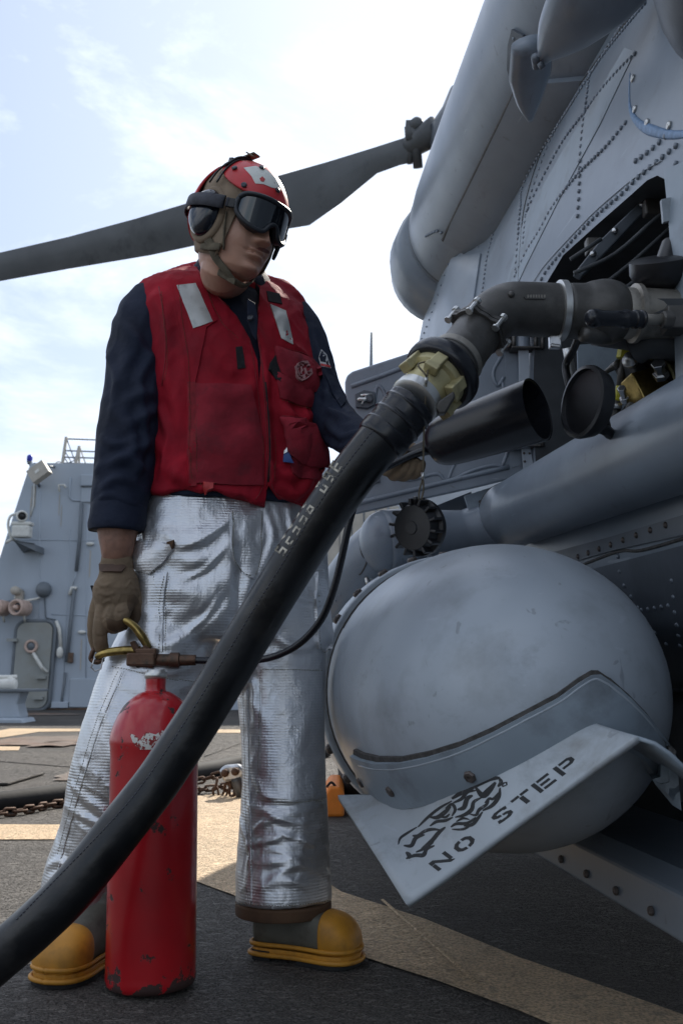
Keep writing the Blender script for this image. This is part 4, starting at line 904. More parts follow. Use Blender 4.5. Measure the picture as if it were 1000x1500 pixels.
bm = B(); tube(bm, [T(572, 792, tn+.06), T(545, 815, tn+.05), T(515, 850, tn+.10), T(478, 895, tn+.22), T(440, 940, tn+.4)], [.085, .086, .082, .074, .06], 32, k=6); lt = obj('pipe_tail', bm, 'heli', heli); LT = bvh_obj(lt)
cord('panel_edge', [(548, 757), (534, 770), (527, 790), (530, 812), (537, 822), (530, 838), (526, 842)], LT, .0022, 'seal_dark', heli, k=5)
rivets('rivets', [([(500, 905), (512, 890), (528, 872), (545, 852)], .0045, .04), ([(492, 880), (500, 868)], .003, .03)], LT, heli)
bm = B(); tube(bm, [T(536, 846, tn-.02), T(540, 862, tn-.02)], .006, 6); tube(bm, [T(527, 838, tn-.01), T(546, 850, tn-.01)], .005, 6); obj('latch', bm, 'alu', heli)
for x, y in ((641, 797), (722, 752)):
    pass
bm = B(); lathe(bm, [(0, .024), (.008, .024), (.008, .02), (.002, .018)], T(631, 826, t0-.085), D(631, 826)*-1, 20); obj('vent_ring', bm, 'heli_dark', heli)
bm = B(); lathe(bm, [(0, .019), (.006, .018)], T(631, 826, t0-.085), D(631, 826)*-1, 20); obj('vent_plug', bm, 'seal_dark', heli)
bm = B(); lathe(bm, [(0, .007), (.003, .006)], T(641, 801, t0-.066), D(641, 801)*-1, 12); obj('fastener', bm, 'heli', heli)
bm = B()        # clutter of dark lines between the pod and the pipe
random.seed(3)
for k in range(12):
    x0, y0 = 492+k*11, 905-k*7; tube(bm, [T(x0-12, y0+random.uniform(-6, 8), tn+.2), T(x0+8, y0+random.uniform(-14, 4), tn+.12), T(x0+30, y0-18+random.uniform(-6, 8), tn+.2)], random.uniform(.005, .012), 6, k=3)
obj('cable_clutter', bm, 'bay', heli)
bm = B(); box(bm, T(560, 880, tn+.45), .5, .5, .10, ER, EB, UP); obj('pylon_plate', bm, 'bay', heli, False, bevel=.01)
# --- open fuel door, hinged at its right edge
YD = 2.86
def PD(x, y, d=0): return P(x, y, YD-d-(x-505)*.0)
dpoly = [(505, 560), (508, 550), (516, 544), (620, 510), (700, 484), (758, 466), (772, 470), (773, 560), (774, 690), (768, 697), (700, 714), (600, 736), (520, 754), (512, 748), (509, 700), (506, 600)]
bm = B(); prism(bm, [PD(x, y) for x, y in dpoly], (0, .022, .004)); fd = obj('fuel_door', bm, 'heli', heli, False, bevel=.006)
DOOR = bvh_obj(fd)
def bead(name, pl, r=.011, k=4): return cord(name, pl, DOOR, r, 'heli', fd, off=-.001, k=k, n=8)
bead('stiffener', [(514, 566), (560, 550), (610, 531), (680, 508), (740, 488)], .008); bead('stiffener', [(520, 738), (600, 719), (660, 704), (745, 684)], .008)
bead('stiffener', [(548, 590), (552, 566), (562, 574), (566, 600), (566, 640)], .006)
bead('stiffener', [(735, 520), (722, 545), (728, 565), (738, 552)], .006); bead('stiffener', [(570, 700), (600, 703), (640, 694), (655, 705), (690, 690), (720, 682), (738, 684)], .006); bead('stiffener', [(735, 560), (742, 600), (745, 650), (735, 684)], .006); bead('stiffener', [(655, 705), (668, 676), (690, 660)], .005)
onto('inner_panel', [(738, 500), (766, 492), (768, 680), (748, 686)], DOOR, 'heli', fd, .001, .001, 9)
h = hit(DOOR, 536, 586); bm = B(); c = h[0]
prism(bm, [PD(x, y, .012) for x, y in ((520, 577), (533, 571), (549, 574), (550, 592), (538, 598), (521, 596))], (0, .014, 0)); lat = obj('latch_plate', bm, 'heli_dark', fd, False, bevel=.002)
bm = B(); tube(bm, [PD(526, 585, .02), PD(535, 585, .022)], .006, 8, rnd=True); tube(bm, [PD(528, 579, .02), PD(545, 578, .02)], .004, 6); tube(bm, [PD(530, 592, .02), PD(536, 579, .02)], .003, 6); obj('latch_lever', bm, 'alu', lat)
bm = B(); lathe(bm, [(0, .011), (.01, .011), (.01, .006)], PD(541, 585, .012), (0, -1, 0), 14); obj('latch_cam', bm, 'heli_dark', lat)
bm = B(); prism(bm, [PD(x, y, .008) for x, y in ((542, 694), (556, 690), (557, 706), (543, 709))], (0, .01, 0)); obj('latch_plate', bm, 'heli_dark', fd, False, bevel=.002)
# hinges and strap on the door's right edge
for y0 in (497, 640):
    t = root  # (name kept plain)
    bm = B(); lathe(bm, [(-.028, .022), (.028, .022)], PD(765, y0+3, .03), UP, 18); hg = obj('hinge', bm, 'heli', heli, auto=40)
    bm = B(); box(bm, PD(768, y0-8, .03), .085, .05, .006); box(bm, PD(768, y0+15, .03), .085, .05, .006); obj('bracket', bm, 'cast', hg, False, bevel=.002)
    bm = B()
    for dx in (-24, -14, 18, 28): tube(bm, [PD(766+dx, y0-8, .045), PD(766+dx, y0+14, .045)], .006, 7)
    box(bm, PD(742, y0+2, .02), .02, .03, .05); box(bm, PD(792, y0+2, .02), .035, .02, .075); obj('bolts', bm, 'cast', hg)
bm = B(); prism(bm, [PD(x, y, .035) for x, y in ((759, 513), (774, 513), (776, 640), (761, 640))], (0, .006, 0)); obj('strap', bm, 'pod', heli, False, bevel=.001)
bm = B(); prism(bm, [PD(x, y, .03) for x, y in ((763, 655), (776, 655), (784, 700), (768, 706))], (0, .006, 0)); st2 = obj('strap', bm, 'pod', heli, False, bevel=.001)
for x, y in ((767, 664), (768, 676), (770, 690), (775, 664)): bm = B(); lathe(bm, [(0, .004), (.003, .002)], PD(x, y, .03), (0, -1, 0), 7); obj('rivet', bm, 'bolt', st2)
# pale frame and web under the door
bm = B(); prism(bm, [PD(x, y, -.04) for x, y in ((680, 726), (760, 700), (800, 688), (800, 715), (745, 745), (690, 760))], (0, .02, 0)); obj('lower_frame', bm, 'pod_dark', heli, False, bevel=.002)
bm = B()
for x, y in ((697, 752), (712, 746), (726, 738), (703, 735), (738, 725), (750, 716)): lathe(bm, [(0, .006), (.004, .004)], PD(x, y, -.04), (0, -1, 0), 8)
obj('rivets', bm, 'bolt', heli, kind='stuff')
bm = B(); prism(bm, [PD(x, y, -.12) for x, y in ((640, 740), (690, 720), (690, 775), (640, 775))], (0, .02, 0)); obj('web_plate', bm, 'heli_dark', heli, False)
# --- inside the bay
bm = B(); tube(bm, [T(830, 510, 2.5), T(838, 560, 2.52), T(846, 640, 2.55)], .012, 8, k=4); obj('grey_pipe', bm, 'alu', heli)
bm = B(); prism(bm, [T(x, y, 2.62) for x, y in ((845, 505), (925, 500), (925, 640), (850, 660))], (0, .01, 0)); obj('bay_panel', bm, 'pod_dark', heli, False)
bm = B(); tube(bm, [T(850, 485, 1.95), T(838, 515, 2.0), T(828, 535, 2.02), T(832, 560, 2.0), T(838, 575, 2.0)], .008, 8, k=4); obj('black_strap', bm, 'rubber', heli)
bm = B(); lathe(bm, [(0, .018), (.05, .02), (.055, .016)], T(914, 526, 2.08), T(920, 500, 2.08)-T(914, 526, 2.08), 8); lathe(bm, [(0, .02), (.04, .022)], T(928, 515, 2.1), T(938, 498, 2.1)-T(928, 515, 2.1), 12); obj('yellow_coupling', bm, 'yellow', heli, auto=30)
bm = B(); tube(bm, [T(908, 566, 2.08), T(903, 590, 2.08)], .009, 10); obj('yellow_tube', bm, 'yellow', heli)
bm = B(); tube(bm, [T(914, 528, 2.08), T(910, 545, 2.08), T(908, 568, 2.08)], .009, 10); tube(bm, [T(904, 588, 2.08), T(900, 602, 2.08), T(897, 616, 2.08), T(905, 622, 2.07), T(922, 600, 2.06), T(926, 592, 2.06)], [.011, .012, .013, .013, .012], 10, k=3); tube(bm, [T(862, 547, 2.1), T(880, 548, 2.1), T(898, 537, 2.1), T(905, 532, 2.08)], [.003, .003, .008, .009], 8, k=3); obj('dark_fitting', bm, 'cast', heli)
bm = B(); lathe(bm, [(0, .016), (.008, .016), (.008, .012), (.02, .012)], T(922, 530, 2.05), (-.3, -1, .3), 14); lathe(bm, [(0, .012), (.01, .012)], T(901, 578+20, 2.065), (.1, -.2, 1), 12); obj('silver_ring', bm, 'alu', heli)
A = Vector((.80, .25, .28)).normalized(); Bv = Vector((-.35, .1, .9)).normalized(); Cv = A.cross(Bv).normalized(); Bv = Cv.cross(A).normalized()
bm = B(); box(bm, T(946, 573, 2.06), .075, .075, .06, A, Bv, Cv); obj('valve_block', bm, 'brass', heli, False, bevel=.003)
bm = B(); box(bm, T(930, 556, 2.07), .03, .09, .06, A, Bv, Cv); box(bm, T(960, 545, 2.1), .07, .06, .07, A, Bv, Cv); lathe(bm, [(-.03, .028), (.03, .028)], T(950, 535, 2.09), Bv, 16); box(bm, T(982, 560, 2.12), .07, .09, .07, A, Bv, Cv); obj('valve_housing', bm, 'bay', heli, False, bevel=.004)
bm = B(); tube(bm, [T(948, 524, 2.02), T(955, 515, 2.02), T(966, 514, 2.03), T(978, 530, 2.05), T(990, 540, 2.05), T(997, 510, 2.05)], .011, 10, k=5); obj('olive_pipe', bm, 'olive_pipe', heli)
bm = B(); tube(bm, [T(977, 530, 2.0), T(988, 555, 1.98), T(990, 575, 1.98)], .004, 6, k=5); tube(bm, [T(900, 625, 2.1), T(915, 610, 2.1), T(925, 590, 2.1)], .003, 6, k=5); obj('wire', bm, 'olive_pipe', heli)
bm = B()
for q in ([(840, 400), (900, 372), (960, 320), (990, 300)], [(880, 420), (930, 380), (985, 330)], [(905, 430), (950, 395), (990, 360)], [(835, 380), (880, 350)]): tube(bm, [T(x, y, 2.25) for x, y in q], .005, 8, k=4)
obj('bay_lines', bm, 'bay', heli)
for q_ in ((872, 362, 2.45), (958, 305, 2.28)): bm = B(); box(bm, T(*q_), .05, .03, .04); obj('bay_fitting', bm, 'cast', heli, False, bevel=.004)
bm = B(); prism(bm, [T(x, y, 1.99) for x, y in ((968, 292), (985, 288), (987, 322), (971, 325))], (0, .01, 0)); obj('tab', bm, 'pod', heli, False)
bm = B(); tube(bm, [T(884, 640, 2.1), T(892, 610, 2.12), T(880, 580, 2.14), T(872, 540, 2.16)], .0035, 6, k=4); obj('wire', bm, 'sticker_red', heli)
for q_, r_ in (((945, 505, 2.02), .014), ((968, 552, 2.0), .016), ((915, 588, 2.04), .010), ((988, 520, 2.0), .012)):
    bm = B(); lathe(bm, [(0, r_), (.012, r_), (.013, r_*.7), (.03, r_*.7), (.031, r_*.9), (.04, r_*.9)], T(*q_), (-.4, -.8, .5), 6); obj('hex_fitting', bm, 'steel', heli, False, bevel=.001)
bm = B(); prism(bm, [T(x, y, 2.3) for x, y in ((842, 398), (880, 350), (930, 302), (968, 270), (972, 285), (935, 318), (888, 368), (852, 404))], (0, .03, 0)); obj('bay_rib', bm, 'heli_dark', heli, False, bevel=.003)
for x_, y_ in ((868, 372), (900, 338), (940, 300)): bm = B(); lathe(bm, [(0, .008), (.006, .006)], T(x_, y_, 2.295), (0, -1, 0), 8); obj('bay_bolt', bm, 'steel', heli)
# fuel port: dark receptacle, cap on strap
bm = B(); lathe(bm, [(0, .03), (.02, .055), (.035, .062), (.06, .062), (.065, .05)], T(970, 425, 1.98), (-.15, -.45, .9), 26); tube(bm, [T(970, 415, 1.98), T(975, 390, 1.98), T(985, 360, 2.0)], .024, 12, k=3); obj('port_valve', bm, 'black_plastic', heli, auto=40)
bm = B(); lathe(bm, [(-.12, .062), (.0, .066), (.05, .07), (.2, .07)], T(950, 470, 2.05), (1, .35, .02), 24); box(bm, T(985, 455, 1.93), .09, .05, .03); tube(bm, [T(930, 510, 2.0), T(950, 500, 1.98), T(1000, 505, 1.98)], .035, 14); obj('fuel_port', bm, 'bay', heli, auto=40)
cn = Vector((-.93, -.36, .08)).normalized()
bm = B(); lathe(bm, [(-.030, .063), (-.008, .070), (0, .069), (.002, .062), (-.006, .060), (-.008, .02)], T(851, 588, 1.86), cn, 36, x0=UP); capm = obj('fuel_port_cap', bm, 'black_plastic', heli, auto=35)
bm = B(); tube(bm, [T(868, 625, 1.86), T(886, 630, 1.87), T(893, 636, 1.9)], .011, 8, k=3); tube(bm, [T(885, 605, 1.88), T(892, 634, 1.88)], .006, 8); obj('cap_strap', bm, 'rubber', capm)
# ================================================================== FIRE EXTINGUISHER with its hose and horn
ec = G(207, 1468); ec = Vector((ec.x, ec.y+.091, 0)); up2 = Vector((-.012, 0, 1)).normalized()
ext = root('fire_extinguisher', ec, 'worn red fire extinguisher standing on the deck between the boots', 'fire extinguisher')
bm = B(); lathe(bm, prof_s([(0, .04), (.003, .070), (.012, .086), (.035, 0.0865), (.06, 0.0865), (.25, 0.0865), (.43, 0.0865), (.47, .089), (.505, .079), (.535, .062), (.553, .042), (.561, .028), (.564, .0205), (.585, .0205), (.592, .0205)], 3), ec, up2, 64); bot = obj('bottle', bm, 'ext_red', ext); BOT = bvh_obj(bot)
E = lambda z, x=0, y=0: ec + up2*z + Vector((x, y, 0))
bm = B(); lathe(bm, [(.588, .0225), (.600, .0225), (.602, .018), (.606, .018)], ec, up2, 24); obj('neck_ring', bm, 'alu', bot)
onto('label', [(190, 1074), (200, 1078), (206, 1084), (214, 1072), (228, 1076), (238, 1070), (246, 1074), (240, 1084), (230, 1088), (222, 1098), (206, 1098), (196, 1090)], BOT, 'label_white', bot, .0002, .0003, 4)
tv = 2.10
bm = B(); box(bm, T(209, 966, tv), .060, .045, .028); box(bm, T(216, 952+6, tv), .045, .036, .024); lathe(bm, [(-.018, .014), (.02, .014)], T(213, 972, tv), (1, 0, 0), 12); vlv = obj('valve', bm, 'bronze_old', ext, False, bevel=.004)
bm = B(); tube(bm, [T(172, 905, 2.105), T(183, 908, tv), T(196, 917, tv), (T(208, 932, tv)), T(218, 950, tv)], [.008, .0105, .012, .0135, .011], 14, k=5, flat=.7, x0=(0, 1, 0)); obj('carry_handle', bm, 'brass', ext)
bm = B(); tube(bm, [T(142, 962, 2.11), T(156, 956, tv), T(180, 953, tv), T(206, 953, tv)], [.006, .0075, .008, .008], 12, k=5, flat=1.2); obj('squeeze_lever', bm, 'brass', ext)
bm = B(); tube(bm, [T(139, 950, 2.12), T(135, 958, 2.12), T(134, 966, 2.12), T(143, 970, 2.115), T(151, 966, 2.11)], .0055, 8, k=4); obj('lever_tip', bm, 'bronze_old', ext)
bm = B(); tube(bm, [T(x, y, 2.105) for x, y in ((139, 964), (134, 978), (140, 983), (148, 980), (151, 966), (150, 962))], .0016, 6); obj('pin_ring', bm, 'steel', ext)
bm = B(); prism(bm, [T(x, y, tv-.012) for x, y in ((196, 955), (190, 941), (196, 938), (204, 950), (214, 944), (222, 952), (224, 958))], (0, .024, 0)); lathe(bm, [(-.016, .006), (.016, .006)], T(214, 953, tv), (0, 1, 0), 12); obj('lever_bracket', bm, 'bronze_old', ext, False, bevel=.002)
bm = B(); lathe(bm, [(0, .013), (.03, .013), (.031, .016), (.05, .016), (.052, .012), (.085, .011)], T(228, 967, tv), (1, 0, .0), 12); obj('hose_fitting', bm, 'bronze_old', ext, auto=40)
bm = B(); tube(bm, [T(x, y, t) for x, y, t in ((280, 967, 2.1), (320, 968, 2.1), (360, 968, 2.09), (400, 962, 2.06), (438, 943, 2.02), (470, 908, 1.99), (489, 862, 1.97), (503, 805, 1.96), (514, 755, 1.96), (530, 712, 1.98), (560, 688, 2.02), (600, 668, 2.03), (625, 658, 2.02))], .0075, 12, k=6); obj('discharge_hose', bm, 'rubber_smooth', ext)
# horn
ha, hb = T(640, 650, 2.02), T(786, 600, 1.90); hd = (hb-ha).normalized()
hl = (hb-ha).length
bm = B(); lathe(bm, prof_s([(-.012, .012), (-.008, .036), (.004, .046), (.03, .0525), (.10, .057), (hl*.7, .060), (hl-.004, .0625), (hl, .0625)], 3) + [(hl, .0585), (hl-.1, .055), (.02, .045), (.015, .001)], ha, hd, 48, x0=UP); obj('horn', bm, 'rubber_smooth', ext, auto=40)
bm = B(); tube(bm, [ha-hd*.07, ha-hd*.03, ha], [.012, .016, .022], 14, k=3); obj('horn_grip', bm, 'black_plastic', ext)
# ================================================================== FUEL HOSE, coupling and elbow
fh = root('fuel_hose', T(-60, 1452, 1.7), 'thick black fuelling hose rising across the man to the helicopter coupling', 'fuel hose')
hp_ = [(-260, 1600, 1.72), (-130, 1510, 1.70), (0, 1401, 1.70), (56, 1352, 1.70), (110, 1298, 1.71), (187, 1201, 1.74), (230, 1146, 1.76), (262, 1098, 1.77), (298, 1042, 1.78), (363, 934, 1.78), (400, 873, 1.77), (437, 814, 1.76), (478, 750, 1.74), (520, 691, 1.72), (560, 641, 1.71), (586, 612, 1.715)]
bm = B(); hpts = spline([T(*p) for p in hp_], 8); tube(bm, hpts, .0405, 48); hs = obj('hose_body', bm, 'rubber', fh); HS = bvh_obj(hs)
# printed band of worn characters
seg = {'0': 'abcdef', '8': 'abcdefg', '5': 'afgcd', '9': 'abcdfg', '2': 'abged', 'E': 'afged', 'H': 'fbgec', 'L': 'fed', '1': 'bc', '6': 'afgedc'}
def segpoly(s):
    w = .26; return {'a': [(0, 1), (1, 1), (1-w, 1-w*.6), (w, 1-w*.6)], 'g': [(0, .5+w*.3), (1, .5+w*.3), (1, .5-w*.3), (0, .5-w*.3)], 'd': [(0, 0), (1, 0), (1-w, w*.6), (w, w*.6)], 'f': [(0, .5), (w, .5), (w, 1), (0, 1)], 'e': [(0, 0), (w, 0), (w, .5), (0, .5)], 'b': [(1-w, .5), (1, .5), (1, 1), (1-w, 1)], 'c': [(1-w, 0), (1, 0), (1, .5), (1-w, .5)]}[s]
def hosetext(txt, p0, p1, hgt, side=Vector((-.82, -.57))):
    p0, p1 = Vector(p0), Vector(p1); n = len(txt); dv = (p1-p0)/n; up_ = side.normalized()*hgt*-1
    for i, ch in enumerate(txt):
        if ch == ' ': continue
        o = p0 + dv*i
        for s in seg[ch]: onto('hose_character', [tuple(o + dv*(x*.62) + up_*(1-y)) for x, y in segpoly(s)], HS, 'hose_print', hs, .0003, .0003, 4, smooth=False)
hosetext('52958 09E', (402, 806), (492, 668), 16)
stitch('fine_print', [[(548, 628), (500, 690), (458, 752), (416, 822), (372, 892), (330, 962), (286, 1034), (246, 1096), (196, 1166), (140, 1228), (80, 1290), (20, 1352)]], HS, 'strap_grey', hs, 7, .0012, .0003, .6)
bm = B(); a0, a1 = T(556, 646, 1.711), T(604, 592, 1.727); dd = (a1-a0).normalized(); ln_ = (a1-a0).length
lathe(bm, prof_s([(-.005, .0405), (0, .0450), (.02, .0462), (.024, .0446), (ln_*.45, .0450), (ln_*.5, .0475), (ln_*.56, .0450), (ln_*.78, .0452), (ln_*.83, .0472), (ln_*.88, .0445), (ln_, .0440), (ln_+.002, .040)], 3), a0, dd, 48); obj('sleeve', bm, 'rubber_smooth', fh)
c0 = T(606, 589, 1.728); c1 = T(688, 506, 1.83); cx = (c1-c0).normalized(); s0, s1 = perp(cx)
bm = B(); lathe(bm, [(-.004, .040), (0, .0462), (.018, .0462), (.020, .043)], c0, cx, 48); obj('clamp_ring', bm, 'alu', fh, auto=40)
bm = B(); lathe(bm, [(.014, .041), (.020, .0435), (.045, .0440), (.058, .047), (.062, .054), (.080, .056), (.082, .05)], c0, cx, 48); cpl = obj('coupling', bm, 'anodized', fh, auto=40)
bm = B()
for i in range(6):
    a = 2*math.pi*i/6+.35; n = s0*math.cos(a)+s1*math.sin(a); tg = cx.cross(n); box(bm, c0 + cx*.056 + n*.0535, .040, .022, .016, cx, tg); box(bm, c0 + cx*.040 + n*.054, .012, .026, .018, cx, tg)
    lug = obj('lug', bm, 'anodized', cpl, False, bevel=.002); bm = B()
bm.free()
bm = B(); lathe(bm, prof_s([(.074, .060), (.076, .066), (.082, .070), (.090, .0712), (.100, .0705), (.106, .066), (.108, .050)], 2), c0, cx, 56); obj('bumper_ring', bm, 'rubber_smooth', fh, auto=60)
bm = B(); prism(bm, [T(x, y, 1.70) for x, y in ((641, 588), (664, 572), (667, 580), (652, 605), (643, 606), (638, 598))], (0, .02, 0)); obj('latch_lever', bm, 'cast', cpl, False, bevel=.003)
e0 = c0 + cx*.10
bm = B(); lathe(bm, [(0, .046), (.02, .050), (.045, .0485), (.05, .046), (.07, .0455)], e0, cx, 40); lathe(bm, [(.03, .0505), (.036, .0508), (.042, .0498)], e0, cx, 40); obj('swivel', bm, 'cast', fh, auto=40)
bm = B(); lathe(bm, [(.030, .0500), (.036, .0512), (.046, .0512), (.048, .049)], e0, cx, 40); obj('swivel_band', bm, 'cast_pale', fh, auto=40)
el = [e0+cx*.05, T(697, 490, 1.875), T(716, 468, 1.90), T(742, 454, 1.915), T(775, 453, 1.925), T(815, 455, 1.935)]
bm = B(); tube(bm, el, [.0455, .046, .049, .0515, .052, .0525], 40, k=7); elb = obj('elbow', bm, 'cast', fh); ELB = bvh_obj(elb)
# clamp with bolts
f0 = T(697, 488, 1.875); fx = (T(716, 466, 1.9)-T(680, 512, 1.85)).normalized(); g0, g1 = perp(fx)
bm = B(); n_ = 48; 
for s_, hh_ in ((0, .007), (.009, .007)):
    loft(bm, [[f0 + fx*(s_+z) + (g0*math.cos(2*math.pi*j/n_)+g1*math.sin(2*math.pi*j/n_))*(.0515+.0095*max(0, math.cos(6*2*math.pi*j/n_/1))**1.5) for j in range(n_)] for z in (0, hh_)])
fl_ = obj('flange', bm, 'cast', fh, auto=40)
bt_ = B(); lathe(bt_, [(-.012, .0075), (-.008, .0075), (-.008, .0045), (.018, .0045), (.018, .0075), (.026, .0075)], (0, 0, 0), (0, 0, 1), 8); bt_ = mesh_of(bt_, 'alu', False)
for i in range(6):
    a = 2*math.pi*i/6; n = g0*math.cos(a)+g1*math.sin(a); copy_mesh_at('bolt', bt_, None, fl_, frame(f0 + n*.0575, n, fx.cross(n), fx))
k0 = T(815, 455, 1.935)
bm = B(); lathe(bm, [(0, .0525), (.002, .059), (.014, .059), (.017, .0545)], k0, (1, .08, 0), 44); obj('clamp_band', bm, 'alu', fh, auto=40)
bm = B(); box(bm, T(812, 500, 1.93), .022, .018, .028); tube(bm, [T(806, 506, 1.92), T(820, 508, 1.92)], .005, 8); obj('clamp_screw', bm, 'steel', fh, False, bevel=.003)
bm = B(); bx_ = (1, .10, 0); lathe(bm, prof_s([(.012, .0535), (.05, .0545), (.065, .059), (.085, .0635), (.105, .0635), (.125, .057), (.137, .045)], 3), k0, bx_, 48); obj('ball_joint', bm, 'cast', fh)
bm = B(); lathe(bm, [(.125, .046), (.130, .050), (.150, .050), (.153, .058), (.162, .058), (.165, .05), (.24, .05)], k0, bx_, 40); obj('neck_flange', bm, 'cast_pale', fh, auto=40)
bm = B(); tube(bm, [T(852, 490, 1.9), T(878, 492, 1.92), T(905, 486, 1.96)], [.014, .018, .02], 14, k=4); obj('lower_housing', bm, 'cast', fh)
h = hit(ELB, 748, 432); bm = B(); lathe(bm, [(0, .006), (.004, .006), (.007, .003)], h[0], h[1], 12); obj('plug', bm, 'cast', elb)
onto('cast_plate', [(768, 431), (797, 431), (799, 435), (797, 439), (769, 438.5), (766, 435)], ELB, 'cast', elb, .001, .0016, 4)
for i, x in enumerate(range(771, 797, 4)): onto('cast_letter', [(x, 433), (x+2.4, 433), (x+2.4, 437), (x, 437)], ELB, 'cast_pale', elb, .0028, .0005, 3)
# grip lever in front of the ball
bm = B(); lathe(bm, prof_s([(0, .004), (.002, .012), (.010, .0165), (.022, .0170), (.034, .0150), (.075, .0150)], 2) + [(.078, .0175), (.086, .0175), (.088, .0150), (.098, .0150), (.100, .0175), (.106, .0175), (.108, .015), (.114, .015), (.116, .0175), (.120, .0165), (.122, .008)], T(859, 466, 1.80), T(940, 468, 1.84)-T(859, 466, 1.80), 28); obj('lever_grip', bm, 'rubber_smooth', fh, auto=50)
bm = B(); tube(bm, [T(935, 467.5, 1.838), T(975, 468, 1.86)], .010, 14); obj('lever_rod', bm, 'cast_pale', fh)
bm = B(); lathe(bm, [(0, .017), (.02, .018), (.022, .013)], T(968, 468, 1.855), (1, .2, 0), 6); box(bm, T(1010, 470, 1.9), .10, .05, .045); obj('lever_boss', bm, 'cast', fh, False, bevel=.003)
# dust cap on its wire
bm = B(); w_ = [T(627, 529, 1.745), T(612, 534, 1.70), T(622, 548, 1.685), T(624, 556, 1.69), T(622, 600, 1.70), T(620, 650, 1.71), T(619, 697, 1.72), T(614, 718, 1.72), T(613, 732, 1.72)]
tube(bm, w_, .0016, 7, k=5); tube(bm, [T(627, 534, 1.745), T(626, 545, 1.70), T(624, 556, 1.69)], .0016, 7, k=4); tube(bm, [T(619, 697, 1.72), T(620, 716, 1.72), T(617, 732, 1.72)], .0016, 7, k=4); obj('lanyard', bm, 'tan_strap', fh)
for a, b in (((624, 552, 1.69), (624, 561, 1.69)), ((619, 692, 1.72), (619, 703, 1.72))): bm = B(); tube(bm, [T(*a), T(*b)], .0032, 8); obj('crimp', bm, 'alu', fh)
cc = T(603, 773, 1.72); cn2 = Vector((-.66, -.74, -.12)).normalized(); q0 = (UP-cn2*UP.dot(cn2)).normalized(); q1 = cn2.cross(q0)
bm = B(); lathe(bm, [(-.036, .047), (-.030, .0505), (-.022, .050), (-.020, .043), (-.004, .041), (0, .0385), (.001, .012), (.003, .011), (.003, .004)], cc, cn2, 48, x0=q0); cap_ = obj('dust_cap', bm, 'black_plastic', fh, auto=35)
for i in range(14):
    a = 2*math.pi*i/14; n = q0*math.cos(a)+q1*math.sin(a); bm = B(); box(bm, cc - cn2*.012 + n*.045, .012, .0055, .026, n, cn2.cross(n), cn2); obj('cap_rib', bm, 'black_plastic', cap_, False, bevel=.0015)
bm = B(); tube(bm, [T(608, 728, 1.72), T(609, 742, 1.73), T(618, 742, 1.74), T(619, 730, 1.73)], .004, 8, k=3); obj('cap_eye', bm, 'black_plastic', cap_)
# wheel chock under the helicopter, seen past the trouser leg
ck = root('wheel_chock', G(492, 1197), 'orange wheel chock on the deck beside the silver trouser leg', 'chock')
g = G(492, 1197); bm = B(); prism(bm, [g + Vector((x, 0, z)) for x, z in ((-.10, 0), (.035, 0), (.035, .10), (.015, .125), (-.03, .125), (-.10, .02))], (0, .5, 0)); obj('wedge', bm, 'orange', ck, False, bevel=.012)
bm = B(); tube(bm, [g + Vector((-.04, .02, .12)), g + Vector((-.02, .02, .14)), g + Vector((0, .02, .12))], .006, 6, k=3); obj('rope_eye', bm, 'velcro', ck)
# ================================================================== THE CREWMAN
man = root('person', Vector((-.28, 2.3, 0)), 'crewman in red vest, silver trousers and goggled helmet, holding the red extinguisher', 'person')
YAW = math.radians(22)
SD = Vector((-math.cos(YAW), -math.sin(YAW), 0))      # his right (towards picture left)
FW = Vector((math.sin(YAW), -math.cos(YAW), 0))       # his front
def mpp(px, py, Y): return (D(px, py)*(Y/D(px, py).y)).y*0 + (Y/D(px, py).y)/FPX
def ring(pxL, pxR, py, Y, b, n=48, p=2.3, yaw=YAW, grow=0):
    c = P((pxL+pxR)/2, py, Y); w = (pxR-pxL)/2*mpp((pxL+pxR)/2, py, Y)
    a = math.sqrt(max(1e-5, w*w - (b*math.sin(yaw))**2))/math.cos(yaw) + grow; b = b+grow
    sd = Vector((-math.cos(yaw), -math.sin(yaw), 0)); fw = Vector((math.sin(yaw), -math.cos(yaw), 0)); out = []
    for i in range(n):
        t = 2*math.pi*i/n; cc, ss = math.cos(t), math.sin(t)
        out.append(c + sd*(a*math.copysign(abs(cc)**(2/p), cc)) + fw*(b*math.copysign(abs(ss)**(2/p), ss)))
    return out
def limb(bm, pts, n=24, k=5, x0=None, flat=1, rnd=True):
    """pts: (px, py, Y, radius px)"""
    q = [P(a, b, c) for a, b, c, r in pts]; rr = [r*mpp(a, b, c) for a, b, c, r in pts]
    tube(bm, q, rr, n, k=k, x0=x0, flat=flat, rnd=rnd)
# ---- torso volumes
TOR = [(404, 262, 392, 2.36, .055), (418, 232, 418, 2.34, .082), (440, 210, 440, 2.33, .105), (475, 208, 452, 2.32, .122), (520, 214, 461, 2.31, .132), (570, 218, 468, 2.30, .138), (620, 220, 471, 2.30, .142),
       (670, 218, 471, 2.30, .145), (710, 214, 466, 2.30, .146), (742, 212, 452, 2.30, .150)]
bm = B(); loft(bm, [ring(l, r, y, Y, b) for y, l, r, Y, b in TOR])
limb(bm, [(222, 432, 2.28, 26), (212, 455, 2.26, 30)], rnd=True); limb(bm, [(428, 452, 2.40, 24), (440, 474, 2.41, 27)], rnd=True)
limb(bm, [(300, 404, 2.36, 22), (262, 416, 2.33, 24), (226, 428, 2.29, 24)]); limb(bm, [(372, 414, 2.37, 20), (402, 430, 2.39, 24), (426, 446, 2.40, 24)])
vme = remesh(bm, .0065, 6)
vb = bvh_me(vme)
